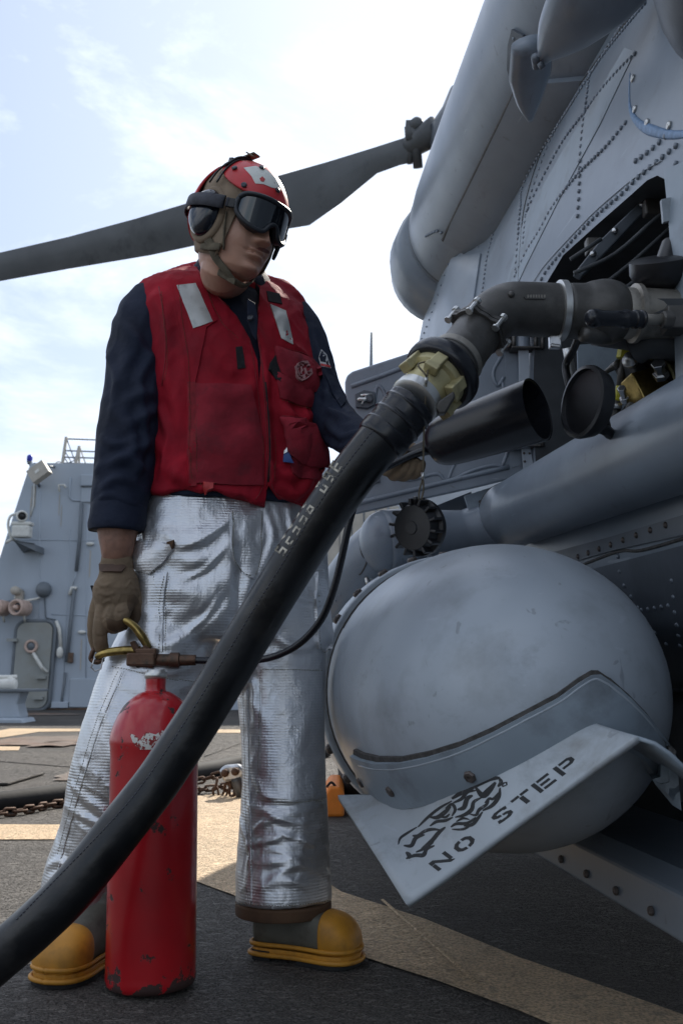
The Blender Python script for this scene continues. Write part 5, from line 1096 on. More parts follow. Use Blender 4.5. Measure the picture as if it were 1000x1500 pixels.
VF = [([(250, 560), (262, 600), (258, 650)], .02, .006), ([(240, 690), (300, 722), (340, 728)], .014, .008), ([(300, 560), (340, 575), (385, 560)], .02, .005), ([(385, 520), (392, 600), (396, 700)], .010, .008),
      ([(410, 560), (430, 640), (424, 700)], .016, .008), ([(228, 430), (245, 480), (244, 560)], .014, .006), ([(300, 470), (340, 520), (378, 545)], .022, .006), ([(285, 500), (330, 540), (360, 546)], .016, .005),
      ([(402, 600), (440, 612), (468, 605)], .014, .006), ([(400, 705), (430, 722), (455, 700)], .014, .010), ([(225, 640), (262, 690), (300, 700)], .02, .007), ([(410, 470), (420, 500), (450, 520)], .014, .005),
      ([(232, 600), (246, 640), (236, 700)], .012, .006), ([(300, 640), (345, 660), (385, 640)], .03, .005), ([(380, 660), (404, 690), (436, 700)], .012, .007), ([(350, 430), (372, 470), (388, 510)], .012, .006)]
VF = [(p_, w_, h_*1.6) for p_, w_, h_ in VF]
folds(vme, VF, vb); ndisp(vme, (9, 9, 5), .007, ridge=True, seed=2); ndisp(vme, (26, 26, 16), .0026, ridge=True, seed=5)
c_ = coords(vme); zb = c_[:, 2].min(); k_ = np.clip(1-(c_[:, 2]-zb)/.16, 0, 1)**1.5; xx = c_[:, 0]
c_[:, 2] += k_*(.010*np.sin(xx*17+1.0)+.007*np.sin(xx*41)+.004*np.sin(xx*83)); c_[:, 1] += k_*.008*np.sin(xx*37+.6)
vme.vertices.foreach_set('co', c_.ravel()); vme.update()
# neck opening and front slit cut out of the cloth
cut = B(); vp = [(278, 372), (287, 391), (317, 431), (347, 463), (366, 496), (377, 528), (380, 560), (382, 528), (377, 490), (379, 450), (381, 413), (384, 372)]
fr = [T(x, y, 1.9) for x, y in vp]; bk = [T(x, y, 2.395) for x, y in vp]
a_ = [cut.verts.new(p) for p in fr]; b_ = [cut.verts.new(p) for p in bk]; cut.faces.new(a_); cut.faces.new(b_[::-1])
for i in range(len(a_)): cut.faces.new((a_[i], b_[i], b_[(i+1) % len(a_)], a_[(i+1) % len(a_)]))
vme = boolean(vme, cut)
cut = B(); vp = [(384, 760), (389, 716), (392, 708), (397, 716), (412, 736), (430, 748), (440, 770)]
prism(cut, [T(x, y, 1.9) for x, y in vp], D(400, 730)*.42); vme = boolean(vme, cut)
vest = link('vest', vme, 'vest', man); VB = bvh_me((lambda m: (m.transform(Matrix.Translation(man.location)), m)[1])(evalmesh(vest)))
# ---- coverall: torso under the vest, sleeves, collar
bm = B(); loft(bm, [ring(l, r, y, Y, b, grow=-.016) for y, l, r, Y, b in TOR[1:]])
RS = [(216, 446, 2.27, 33), (203, 480, 2.245, 39), (198, 520, 2.225, 41), (196, 570, 2.205, 43), (190, 620, 2.19, 45), (184, 665, 2.18, 45), (180, 705, 2.17, 44), (175, 740, 2.165, 42)]
limb(bm, RS, n=28)
LS = [(432, 468, 2.40, 30), (446, 500, 2.39, 34), (458, 545, 2.36, 34), (472, 590, 2.32, 35), (492, 622, 2.27, 34), (520, 642, 2.2, 30), (548, 660, 2.14, 25), (562, 670, 2.11, 22)]
limb(bm, LS, n=28)
cme = remesh(bm, .0062, 4); cb = bvh_me(cme)
CF = [([(165, 470), (200, 500), (232, 540)], .016, .006), ([(150, 560), (185, 585), (225, 575)], .014, .007), ([(145, 600), (190, 622), (228, 600)], .012, .007), ([(140, 640), (180, 668), (222, 648)], .013, .008), ([(140, 690), (185, 672), (215, 690)], .012, .006),
      ([(180, 440), (190, 500), (178, 560)], .02, .005), ([(222, 520), (205, 560), (215, 620)], .012, .006), ([(150, 715), (175, 700), (215, 722)], .01, .005), ([(170, 600), (196, 640), (200, 700)], .014, .005),
      ([(472, 575), (492, 590), (515, 592)], .009, .006), ([(480, 600), (505, 612), (528, 608)], .008, .006), ([(478, 622), (500, 640), (522, 632)], .008, .006), ([(476, 645), (495, 655), (510, 650)], .008, .005), ([(468, 520), (480, 560), (478, 590)], .01, .004), ([(455, 480), (470, 520), (488, 550)], .01, .004)]
CF = [(p_, w_, h_*1.5) for p_, w_, h_ in CF] + [([(140, 735), (160, 725), (200, 740)], .006, .005), ([(150, 640), (170, 652), (205, 640)], .008, .006), ([(158, 520), (170, 560), (160, 620)], .010, .005), ([(205, 600), (215, 640), (205, 690)], .010, .006)]
folds(cme, CF, cb); ndisp(cme, (14, 14, 7), .0028, ridge=True, seed=4); ndisp(cme, (40, 40, 25), .0012, seed=6)
cov = link('coverall', cme, 'navy', man)
def bvhw(o): return BVHTree.FromPolygons([v.co + man.location for v in evalmesh(o).vertices], [tuple(p.vertices) for p in evalmesh(o).polygons])
def bvh_man(o):
    m = evalmesh(o); m.transform(Matrix.Translation(man.location)); return bvh_me(m)
CB = bvh_man(cov)
bm = B(); c0 = [P(177, 738, 2.165), P(174, 752, 2.163), P(172, 768, 2.16), P(172, 776, 2.16)]
tube(bm, c0 + [P(172, 776, 2.16), P(173, 768, 2.16)], [.0595, .063, .0635, .0605, .054, .050], 40, k=3); cuff = obj('cuff', bm, 'navy', cov)
displace(cuff.data, lambda c, n: np.array([.0028*noise.noise(Vector(p)*26) for p in c]))
# collar: a stand-and-fall collar round the neck
bm = B(); nk = T(338, 408, 2.30)
for sgn in (1,):
    r0 = []; 
    for i in range(29):
        a = math.radians(-62 + 304*i/28)
        v = FW*math.sin(a-math.pi/2)*-1 
    pass
def collar_pt(a, r, h): return P(337, 408, 2.335) + (SD*math.cos(a)*r + FW*math.sin(a)*r*1.0) + UP*h
rings = []
for i in range(33):
    a = math.radians(118 + 304*i/32)      # gap at the front
    dip = .045*max(0, math.cos(a-math.pi/2))**2
    rings.append([collar_pt(a, .068, .018-dip*1.3), collar_pt(a, .072, .040-dip*1.2), collar_pt(a, .080, .040-dip*1.3), collar_pt(a, .100, .004-dip*1.9), collar_pt(a, .097, .000-dip*1.9), collar_pt(a, .078, .022-dip*1.3)])
loft(bm, rings); obj('collar', bm, 'navy', cov)
bm = B(); prism(bm, [T(x, y, 2.262) for x, y in ((362, 437), (374, 444), (378, 470), (376, 500), (370, 492), (362, 470))], D(370, 460)*.012); obj('placket', bm, 'navy', cov, False, bevel=.003)
h = T(367, 466, 2.252); bm = B(); lathe(bm, [(0, .007), (.003, .007), (.004, .004)], h, (-.1, -1, .2), 16); obj('snap', bm, 'snap', cov)
onto('shoulder_patch', [(470, 512), (478, 520), (484, 540), (470, 537), (467, 525)], CB, 'patch_white', cov, .0008, .001, 4)
onto('patch_emblem', [(471, 515), (476, 521), (480, 532), (470, 530), (468, 523)], CB, 'navy', cov, .0022, .0006, 3); onto('patch_stripe', [(470, 533), (482, 536), (483, 539), (470, 536.5)], CB, 'sticker_red', cov, .0022, .0006, 3)
onto('sleeve_pocket', [(476, 548), (490, 552), (506, 590), (500, 598), (486, 578)], CB, 'navy', cov, .001, .003, 6)
stitch('stitching', [[(478, 551), (489, 576), (500, 594)], [(165, 448), (190, 420), (205, 422)]], CB, 'thread', cov, 3, .0004)
# ---- vest details
def VP(n, p, m='vest', off=.002, th=.003, puff=0, par=vest, st=6): return onto(n, p, VB, m, par, off, th, st, puff)
VP('front_flap', [(254, 414), (290, 402), (300, 420), (318, 470), (303, 480), (287, 560), (287, 712), (274, 712), (273, 560), (272, 520), (262, 470)], 'vest', .001, .003)
VP('reflective_strip', [(259, 420), (287, 417), (311, 473), (284, 482)], 'reflective', .0045, .001, st=5)
VP('reflective_strip', [(395, 446), (418, 456), (429, 505), (412, 496)], 'reflective', .002, .001, st=5)
VP('velcro_patch', [(390, 427), (409, 431), (413, 446), (393, 442)], 'velcro', .001, .0015, st=4)
VP('velcro_patch', [(345, 509), (354, 508), (360, 539), (348, 541)], 'velcro', .001, .0015, st=4)
bp = VP('chest_panel', [(288, 562), (368, 565), (374, 600), (384, 640), (388, 700), (384, 711), (340, 711), (287, 709)], 'vest_worn', .001, .004, .005, st=8)
VP('flap_edge', [(275, 560), (288, 560), (288, 712), (276, 711)], 'vest_seam', .003, .0015, st=5)
pk = VP('chest_pocket', [(404, 545), (430, 552), (452, 560), (462, 585), (461, 600), (432, 592), (410, 583)], 'vest_worn', .001, .004, .008)
VP('pocket_flap', [(401, 509), (438, 518), (452, 524), (466, 540), (470, 571), (458, 575), (440, 570), (425, 562), (410, 548), (404, 530)], 'vest_worn', .005, .004, .008, st=5)
VP('velcro_patch', [(395, 532), (402, 522), (408, 536), (418, 552), (440, 566), (438, 571), (418, 566), (404, 556), (393, 542)], 'velcro', .003, .003, st=4)
lp = VP('lower_pocket', [(416, 616), (440, 616), (462, 626), (472, 650), (474, 690), (462, 702), (440, 702), (428, 694), (420, 660)], 'vest_worn', .001, .004, .006, st=6)
VP('pocket_flap', [(413, 609), (440, 612), (461, 621), (470, 650), (474, 684), (450, 683), (434, 677), (424, 664), (417, 640)], 'vest_worn', .014, .004, .008, st=5)
VP('blue_tag', [(416, 666), (426, 664), (428, 678), (416, 677)], 'blue_item', .010, .003, st=4); VP('silver_clip', [(415, 662), (424, 657), (423, 664), (416, 667)], 'alu', .013, .002, st=3)
VP('red_toggle', [(298, 710), (312, 711), (313, 720), (299, 721)], 'sticker_red', .003, .006, .003, st=4)
def ringpoly(cx, cy, rx, ry, tilt, w):
    o = []; i_ = []
    for k in range(20):
        a = 2*math.pi*k/19.999*.97; c, s = math.cos(a), math.sin(a); ct, s2 = math.cos(tilt), math.sin(tilt)
        for lst, f in ((o, 1), (i_, 1-w)): x, y = rx*c*f, ry*s*f; lst.append((cx+x*ct-y*s2, cy+x*s2+y*ct))
    return o + i_[::-1]
VP('emblem_ring', ringpoly(436, 547, 10.5, 15, -.25, .13), 'embroidery', .0200, .0003, st=2.5); VP('emblem_ring', ringpoly(436, 547, 6.8, 10, -.25, .16), 'embroidery', .0200, .0003, st=2.5)
for k in range(13):
    a = 2*math.pi*k/13; cx, cy = 436+8.6*math.cos(a), 547+12.4*math.sin(a); VP('emblem_letter', [(cx-1, cy-1.3), (cx+.8, cy-1.3), (cx+1, cy+1.3), (cx-.6, cy+1.2)], 'embroidery', .0200, .0003, st=1.5)
VP('emblem_figure', [(434, 542), (438, 541), (440, 548), (437, 553), (433, 552), (435, 547)], 'embroidery', .0200, .0003, st=2)
for pl, r in (([(378, 500), (386, 560), (391, 640), (391, 712)], .0022), ([(366, 500), (376, 560), (384, 640), (386, 705), (370, 736), (344, 748)], .002), ([(379, 414), (379, 450), (378, 490), (388, 560), (396, 640), (398, 712), (420, 732), (445, 738)], .002), ([(284, 388), (316, 431), (348, 464), (368, 498)], .0025),
              ([(233, 420), (241, 470), (243, 520), (238, 565)], .002), ([(440, 452), (452, 480), (462, 530), (468, 566)], .0018), ([(215, 730), (260, 742), (344, 748)], .002), ([(402, 507), (440, 516), (455, 524)], .002), ([(414, 609), (440, 612), (461, 621)], .0022), ([(255, 414), (290, 402)], .0015), ([(286, 562), (330, 565), (368, 565)], .0018)):
    cord('piping', pl, VB, r, 'vest_seam', vest, .0005, k=4, flat=.6)
cord('zip', [(389, 560), (394, 620), (395, 670), (393, 706)], VB, .0022, 'velcro', vest, .0005)
stitch('stitching', [[(262, 420), (268, 470), (276, 520), (279, 600), (279, 706)], [(294, 404), (322, 470), (350, 500)], [(291, 568), (291, 704), (330, 706), (382, 706)], [(410, 512), (450, 526)], [(464, 545), (467, 568), (440, 567)], [(420, 640), (428, 662), (436, 673), (470, 681)], [(384, 640), (385, 700)], [(400, 640), (401, 705)], [(237, 430), (246, 520), (243, 560)], [(413, 587), (460, 603)], [(412, 548), (412, 584)]], VB, 'hem', vest, 3.6, .0007, .0055)
# ---- trousers
TR = [(700, 228, 446, 2.32, .115), (730, 214, 458, 2.32, .130), (760, 206, 466, 2.32, .135), (800, 199, 474, 2.31, .14), (850, 195, 478, 2.31, .14), (900, 193, 480, 2.31, .135), (940, 190, 481, 2.31, .12)]
bm = B(); loft(bm, [ring(l, r, y, Y, b, p=2.6) for y, l, r, Y, b in TR])
bm2_ = bm
limb(bm, [(262, 860, 2.27, 68), (250, 930, 2.25, 70), (220, 1000, 2.22, 73), (192, 1080, 2.20, 72), (170, 1150, 2.21, 70), (152, 1220, 2.23, 64), (128, 1280, 2.24, 61), (116, 1320, 2.24, 58)], n=32, rnd=False)
limb(bm, [(408, 860, 2.35, 70), (410, 930, 2.34, 71), (411, 1000, 2.33, 66), (414, 1080, 2.31, 62), (416, 1150, 2.29, 62), (416, 1220, 2.275, 66), (415, 1280, 2.265, 70), (415, 1322, 2.26, 71)], n=32, rnd=False)
tme = remesh(bm, .0062, 5); tb = bvh_me(tme)
TF = [([(215, 775), (280, 790), (350, 760)], .022, .010), ([(225, 800), (300, 820), (365, 770)], .020, .010), ([(240, 860), (300, 870), (352, 800)], .024, .012), ([(262, 900), (310, 880), (350, 830)], .018, .008), ([(250, 960), (320, 900), (355, 850)], .026, .012),
      ([(270, 990), (330, 940), (350, 890)], .016, .008), ([(212, 760), (212, 800), (206, 840)], .014, .008), ([(245, 780), (262, 800), (300, 796)], .012, .007), ([(345, 770), (352, 830), (345, 900)], .014, -.012), ([(300, 960), (250, 985), (205, 980)], .014, .010),
      ([(180, 1000), (230, 1015), (285, 1000)], .014, .009), ([(150, 1040), (172, 1080), (160, 1130)], .012, .008), ([(120, 1120), (150, 1140), (178, 1175)], .010, .012), ([(105, 1150), (140, 1180), (165, 1200)], .009, .010), ([(96, 1180), (130, 1200), (170, 1215)], .010, .009), ([(85, 1215), (120, 1245), (150, 1240)], .010, .009), ([(70, 1270), (90, 1262), (110, 1290)], .009, .008), ([(170, 1140), (196, 1160), (205, 1200)], .010, .009),
      ([(145, 1155), (160, 1150), (190, 1170)], .007, .007), ([(210, 890), (225, 905), (245, 890)], .01, .006), ([(210, 930), (240, 945), (280, 930)], .012, .007),
      ([(365, 1180), (410, 1195), (470, 1180)], .010, .008), ([(360, 1240), (400, 1230), (470, 1212)], .009, .010), ([(365, 1262), (420, 1262), (478, 1245)], .011, .009), ([(352, 1200), (365, 1240), (360, 1300)], .010, .007), ([(400, 1285), (440, 1268), (482, 1282)], .009, .009), ([(372, 1215), (392, 1202), (430, 1206)], .008, .008), ([(440, 1230), (462, 1240), (482, 1225)], .007, .009), ([(378, 1300), (420, 1290), (450, 1300)], .009, .006),
      ([(360, 1020), (392, 1060), (384, 1120)], .014, .006), ([(430, 990), (450, 1040), (440, 1090)], .014, .006), ([(400, 930), (440, 950), (478, 930)], .012, .008), ([(395, 880), (440, 870), (475, 890)], .014, .008), ([(440, 800), (460, 860), (455, 920)], .012, .007), ([(352, 1010), (370, 1000), (372, 1060)], .010, .008), ([(470, 1100), (455, 1150), (475, 1180)], .008, .007), ([(372, 1140), (390, 1165), (430, 1172)], .009, .006),
      ([(390, 745), (400, 790), (380, 840)], .010, .006), ([(425, 745), (430, 780), (455, 800)], .010, .007)]
TF = [(p_, w_*.85, h_*.62) for p_, w_, h_ in TF] + [([(270, 800), (300, 790), (335, 765)], .006, .004), ([(262, 850), (300, 835), (330, 800)], .006, .004), ([(275, 925), (300, 905), (325, 870)], .006, .004), ([(150, 1160), (175, 1178), (200, 1180)], .005, .005), ([(118, 1170), (140, 1190), (165, 1196)], .005, .005), ([(110, 1205), (135, 1222), (150, 1222)], .005, .005), ([(385, 1185), (410, 1200), (450, 1206)], .005, .004), ([(400, 1215), (430, 1228), (470, 1226)], .005, .004), ([(375, 1250), (400, 1245), (440, 1262)], .005, .004), ([(400, 1110), (430, 1125), (465, 1110)], .006, .003), ([(395, 1020), (415, 1040), (455, 1030)], .006, .003), ([(430, 870), (450, 880), (470, 870)], .006, .004), ([(205, 1010), (230, 1022), (255, 1014)], .006, .004)]
folds(tme, TF, tb); ndisp(tme, (7, 7, 4), .004, seed=9); ndisp(tme, (22, 22, 13), .0011, ridge=True, seed=12); ndisp(tme, (60, 60, 40), .0006, seed=3)
trs = link('trousers', tme, 'silver', man); TBV = bvh_man(trs)
def TP(n, p, m='silver', off=.002, th=.0055, puff=0, st=7, wave=.0): return onto(n, p, TBV, m, trs, off, th, st, puff, wave=wave)
TP('fly_flap', [(338, 748), (384, 745), (384, 800), (380, 826), (370, 848), (355, 840), (342, 822), (338, 800)], off=.002, th=.004)
TP('cargo_pocket', [(199, 830), (246, 838), (240, 880), (238, 955), (204, 950), (200, 880)], off=.001, th=.004, puff=.006, wave=.004)
TP('pocket_flap', [(197, 792), (254, 796), (256, 804), (240, 826), (222, 842), (206, 836), (197, 826)], off=.008, th=.008, puff=.004, wave=.006)
TP('pocket_tab', [(250, 793), (256, 793), (256, 803), (250, 806)], 'hem', .013, .002, st=3)
TP('side_flap', [(462, 838), (472, 835), (484, 930), (482, 950), (464, 950), (460, 900)], off=.004, th=.004)
TP('knee_panel', [(386, 978), (470, 980), (473, 1060), (474, 1168), (430, 1172), (383, 1166), (384, 1080)], off=.0005, th=.0025, st=8)
TP('knee_panel', [(182, 980), (240, 988), (262, 1002), (262, 1150), (238, 1190), (165, 1168), (122, 1148), (150, 1068)], off=.0005, th=.0025, st=9)
cord('seam', [(362, 1010), (364, 1080), (366, 1180), (368, 1290), (368, 1325)], TBV, .0018, 'silver', trs); cord('seam', [(180, 985), (148, 1060), (120, 1150), (92, 1250), (80, 1300)], TBV, .0022, 'silver', trs)
cord('seam', [(245, 840), (240, 880), (238, 955)], TBV, .0022, 'silver', trs, .003); cord('seam', [(196, 796), (254, 796)], TBV, .002, 'silver', trs, .004); cord('seam', [(384, 750), (384, 845)], TBV, .002, 'silver', trs, .003)
stitch('stitching', [[(340, 752), (341, 820), (356, 838), (370, 846)], [(381, 750), (381, 820), (372, 846)], [(386, 980), (470, 982)], [(384, 980), (382, 1080), (381, 1166)], [(383, 1170), (430, 1175), (474, 1171)], [(360, 1010), (362, 1080), (364, 1180), (366, 1290)], [(366, 1010), (368, 1080), (369, 1180), (371, 1290)], [(184, 985), (152, 1060), (124, 1150), (96, 1255)], [(176, 985), (144, 1060), (116, 1150), (88, 1255)], [(124, 1150), (160, 1168), (236, 1193)],
    [(242, 845), (236, 880), (234, 955)], [(249, 845), (244, 880), (242, 955)], [(228, 845), (226, 890), (222, 955)], [(198, 800), (252, 800)], [(240, 826), (222, 841), (206, 835)], [(464, 840), (466, 948), (482, 948)], [(168, 978), (238, 990), (275, 998), (310, 1002)], [(346, 1322), (415, 1326), (484, 1318)]], TBV, 'thread', trs, 3.8, .00085, .0075)
# brown hems
def hem(pts, n=40):
    bm = B(); q = [P(a, b, c) for a, b, c, r in pts]; tube(bm, q, [r*mpp(a, b, c) for a, b, c, r in pts], n, k=3); return obj('hem', bm, 'hem', trs)
hem([(415, 1318, 2.262, 70), (415, 1329, 2.262, 70.5), (415, 1336, 2.262, 70), (415, 1334, 2.262, 64)]); hem([(116, 1316, 2.24, 59), (113, 1330, 2.24, 59), (112, 1338, 2.24, 58), (112, 1334, 2.24, 52)])
# ---- boots
def boot(heel, toe, hgt=.20, par=man):
    h, t = Vector(heel), Vector(toe); h.z = t.z = 0; L_ = (t-h).length; X = (t-h).normalized(); Y = UP.cross(X); k = L_/.315
    def sec(x, w, z0, z1, n=24, p=2.6, dx=0):
        out = []
        for i in range(n):
            a = 2*math.pi*i/n; c, s = math.cos(a), math.sin(a)
            yy = w*math.copysign(abs(c)**(2/p), c); zz = (z0+z1)/2 + (z1-z0)/2*math.copysign(abs(s)**(2/p), s)
            out.append(h + X*(x*k) + Y*yy + UP*zz)
        return out
    prof = [(.002, .022, .03, .10), (.012, .036, .02, .13), (.035, .042, .018, .15), (.07, .043, .018, .15), (.11, .041, .018, .135), (.15, .043, .018, .118), (.19, .048, .018, .104), (.225, .054, .018, .100), (.258, .054, .018, .096), (.283, .048, .018, .084), (.301, .036, .02, .068), (.311, .018, .024, .050)]
    bm = B(); loft(bm, [sec(*p) for p in prof]); 
    sh = h + X*.062*k; lathe(bm, [(.05, .043), (.10, .047), (.13, .050), (.15, .050)], sh, UP, 24)
    m_ = remesh(bm, .005, 6); b = link('boot', m_, 'boot', par)
    bb = B(); loft(bb, [sec(x+.002, w+.006, z0-.004, z1+.0045) for x, w, z0, z1 in [(.212, .0505, .02, .101), (.220, .0520, .018, .101)] + prof[7:]]); 
    cap = obj('toe_cap', bb, 'boot_yellow', b, sub=1)
    # rubber foxing band following the outline, and the sole
    outl = []
    pw = [(p[0], p[1]) for p in prof]; xs = [0] + [p[0] for p in pw] + [.316]; ws = [.0] + [p[1] for p in pw] + [0]
    for i in range(len(xs)): outl.append((xs[i], ws[i]))
    for i in range(len(xs)-1, -1, -1): outl.append((xs[i], -ws[i]))
    def path(z, g=.004): 
        return [h + X*(x*k + (g if x > .2 else -g if x < .02 else 0)) + Y*(w + math.copysign(g, w) if w else 0) + UP*z for x, w in outl]
    bb = B(); tube(bb, path(.034, .001), .0045, 10, k=2); tube(bb, path(.014, .003), .0050, 10, k=2); obj('foxing', bb, 'boot_yellow', b)
    def slab(x0, x1, z0, z1, g, name, m):
        bb = B(); o = [(x, w) for x, w in outl if x0 <= x <= x1]; 
        if not o: return
        bt = [h + X*(x*k) + Y*(w + math.copysign(g, w)) + UP*z0 for x, w in o]; prism(bb, bt, UP*(z1-z0)); obj(name, bb, m, b, False, bevel=.002)
    slab(-.01, .09, 0, .022, .002, 'heel', 'boot_sole'); slab(.12, .32, .0, .014, .005, 'sole', 'boot_yellow' if False else 'boot_sole')
    slab(-.01, .32, .012, .026, .001, 'midsole', 'boot_yellow')
    return b
b1 = boot(G(375, 1398), G(527, 1417) + Vector((0, .01, 0))); b2 = boot(Vector((-.478, 2.27, 0)), G(66, 1449))
# ---- head
HY = math.radians(51); HP = math.radians(17)
HO = T(350, 326, 2.28)
hx = Vector((math.sin(HY)*math.cos(HP), -math.cos(HY)*math.cos(HP), -math.sin(HP))); hy = Vector((math.cos(HY), math.sin(HY), 0)); hz = hx.cross(hy).normalized()
roll = math.radians(-4); hy, hz = (hy*math.cos(roll)+hz*math.sin(roll)), (hz*math.cos(roll)-hy*math.sin(roll))
def HL(x, y, z): return HO + hx*x + hy*y + hz*z
HT = np.array([(-.132, .040, .055, .030), (-.124, .066, .060, .046), (-.112, .081, .064, .057), (-.095, .086, .070, .064), (-.07, .087, .080, .070), (-.04, .088, .093, .0745), (-.01, .088, .103, .0765), (.03, .092, .108, .078), (.06, .088, .104, .076), (.085, .076, .092, .067), (.105, .055, .068, .050), (.118, .030, .038, .028), (.123, .006, .008, .006)])
def gs(d, s): return math.exp(-(d/s)**2)
def nose_(z):
    t = min(1, max(0, (.014-z)/.057)); return (t if z > -.043 else gs(z+.043, .0085))
def head_r(z, a):
    xf, xb, w = [np.interp(z, HT[:, 0], HT[:, i]) for i in (1, 2, 3)]
    c, s = math.cos(a), math.sin(a); xl = xf if c > 0 else xb; p = 2.25
    x = xl*math.copysign(abs(c)**(2/p), c); y = w*math.copysign(abs(s)**(2/p), s)
    if c > 0:
        ay = abs(y); nz = 0
        nz += .025*nose_(z)*gs(y, .0075+.0065*min(1, max(0, (.012-z)/.055)))        # nose tip, bridge
        nz += .011*gs(ay-.0150, .0065)*gs(z+.045, .0075)                                       # wings
        nz -= .010*gs(ay-.030, .014)*gs(z-.002, .012)                                        # eye sockets
        nz += .005*gs(ay-.030, .009)*gs(z-.000, .007)
        nz += .006*gs(ay-.025, .022)*gs(z-.024, .008)                                        # brow
        nz += .0105*gs(y, .024)*gs(z+.0675, .0045) + .0115*gs(y, .020)*gs(z+.0785, .0055)    # lips
        nz -= .0085*gs(y, .028)*gs(z+.0725, .0022)
        nz -= .006*gs(y, .022)*gs(z+.090, .006) + .0020*gs(y, .004)*gs(z+.058, .007)
        nz += .012*gs(y, .022)*gs(z+.108, .011)                                              # chin
        nz -= .003*gs(ay-.026, .006)*gs(z+.072, .008)
        nz += .006*gs(ay-.048, .020)*gs(z+.050, .026)                                        # cheeks
        x += 1.2*nz*c**.5; y += .4*nz*s
    return x, y
zs = list(np.linspace(-.132, .110, 96)) + [.115, .119, .122, .123]; na = 96
bm = B(); loft(bm, [[HL(*head_r(z, 2*math.pi*i/na), z) for i in range(na)] for z in zs])
hme = None; bmesh.ops.recalc_face_normals(bm, faces=bm.faces)
# the rest of the body, one closed skin with the head
tube(bm, [HL(-.005, 0, -.06), HL(-.010, 0, -.12), P(340, 418, 2.345), P(338, 450, 2.35)], [.048, .049, .054, .072], 32, k=5)
loft(bm, [ring(l+20, r-20, y, Y, b-.035) for y, l, r, Y, b in TOR[1:]] + [ring(l+30, r-30, y, Y, b-.05) for y, l, r, Y, b in TR[2:]])
limb(bm, [(a, b, c, r-13) for a, b, c, r in RS] + [(173, 770, 2.16, 31), (172, 800, 2.155, 25), (171, 820, 2.16, 20.5), (171, 838, 2.165, 14)])
limb(bm, [(a, b, c, r-10) for a, b, c, r in LS] + [(580, 676, 2.06, 15)])
for pts in ([(262, 860, 2.27, 50), (226, 1000, 2.22, 48), (199, 1080, 2.20, 44), (152, 1220, 2.23, 40), (118, 1340, 2.25, 30)], [(408, 860, 2.35, 50), (411, 1000, 2.33, 46), (415, 1150, 2.30, 44), (412, 1280, 2.27, 30), (405, 1315, 2.29, 22)]): limb(bm, pts, n=20)
bme = remesh(bm, .0025, 1); body = link('body', bme, 'skin', man)
displace(bme, lambda c, n: np.array([.0004*noise.noise(Vector(p)*90) for p in c]))
bme.materials.append(MATS['skin_arm'])
for p_ in bme.polygons:
    if p_.center.z < 1.05: p_.material_index = 1
BODY = bvh_man(body)
onto('lips', [(373, 364.5), (380, 362), (388, 363.5), (394, 367.5), (396, 372), (390, 371), (382, 368)], BODY, 'lip', body, .0002, .0003, 2)
# skull cap of cloth
def capr(z, a, g): x, y = head_r(max(z, -.1), a); r = math.hypot(x, y); k = (r+g)/r; return x*k, y*k
def shell(a0, a1, z0, z1, g, na=30, nz=14, top=True, f0=None):
    """cap surface between angles, as a grid in head space; g = stand-off"""
    V = []
    for j in range(nz+1):
        row = []
        for i in range(na+1):
            a = math.radians(a0+(a1-a0)*i/na); zz0 = f0(a) if f0 else z0; z = zz0+(z1-zz0)*(j/nz)**.8
            x, y = capr(min(z, .112), a, g)
            if z > .06: kk = (z-.06)/(z1-.06+1e-6); x *= (1-.0*kk)
            row.append((x, y, z + g*max(0, (z-.02)/.1)))
        V.append(row)
    return V
def gridmesh(bm, V, th=.003):
    vv = [[bm.verts.new(HL(*p)) for p in r] for r in V]
    for a, b in zip(vv, vv[1:]):
        for i in range(len(a)-1): bm.faces.new((a[i], a[i+1], b[i+1], b[i]))
def low(a):
    d = abs((math.degrees(a)+180) % 360-180)          # 0 = front
    return float(np.interp(d, [0, 35, 50, 62, 72, 100, 140, 180], [.038, .030, .010, -.075, -.105, -.100, -.088, -.085]))
helm = root  # placeholder
bm = B(); gridmesh(bm, shell(0, 360, 0, .121, .006, 90, 34, f0=low)); 
V = shell(0, 360, 0, .121, .006, 90, 34, f0=low)
bmesh.ops.remove_doubles(bm, verts=bm.verts, dist=.0004)
hc = obj('helmet', bm, 'tan_cloth', man, solid=.004)
displace(hc.data, lambda c, n: np.array([.0022*noise.noise(Vector(p)*34) for p in c]))
# hard shells: front (red) and back (red)
def pt(az, el, R=(.118, .100, .126), o=(-.004, 0, .012)):
    a, e = math.radians(az), math.radians(el); return (o[0]+R[0]*math.cos(e)*math.cos(a) if abs(az) <= 90 else o[0]+.128*math.cos(e)*math.cos(a), o[1]+R[1]*math.cos(e)*math.sin(a), o[2]+R[2]*math.sin(e))
def hardshell(name, az0, az1, el_lo, el_hi, R=None, nn=26):
    bm = B(); V = []
    for j in range(nn+1):
        row = []
        for i in range(nn+1):
            s = i/nn; az = az0+(az1-az0)*s; lo, hi = el_lo(s), el_hi(s); e = lo+(hi-lo)*j/nn; row.append(bm.verts.new(HL(*pt(az, e))))
        V.append(row)
    for a, b in zip(V, V[1:]):
        for i in range(nn): bm.faces.new((a[i], a[i+1], b[i+1], b[i]))
    bmesh.ops.remove_doubles(bm, verts=bm.verts, dist=.0003)
    return obj(name, bm, 'helmet_red', hc, solid=.005)
fs = hardshell('front_shell', -112, 112, lambda s: 11 + 52*abs(2*s-1)**3.4, lambda s: 91 + 0*s)
bs = hardshell('back_shell', 118, 242, lambda s: -34 + 40*abs(2*s-1)**2.2, lambda s: 72 - 26*abs(2*s-1)**2)
FS = bvh_man(fs)
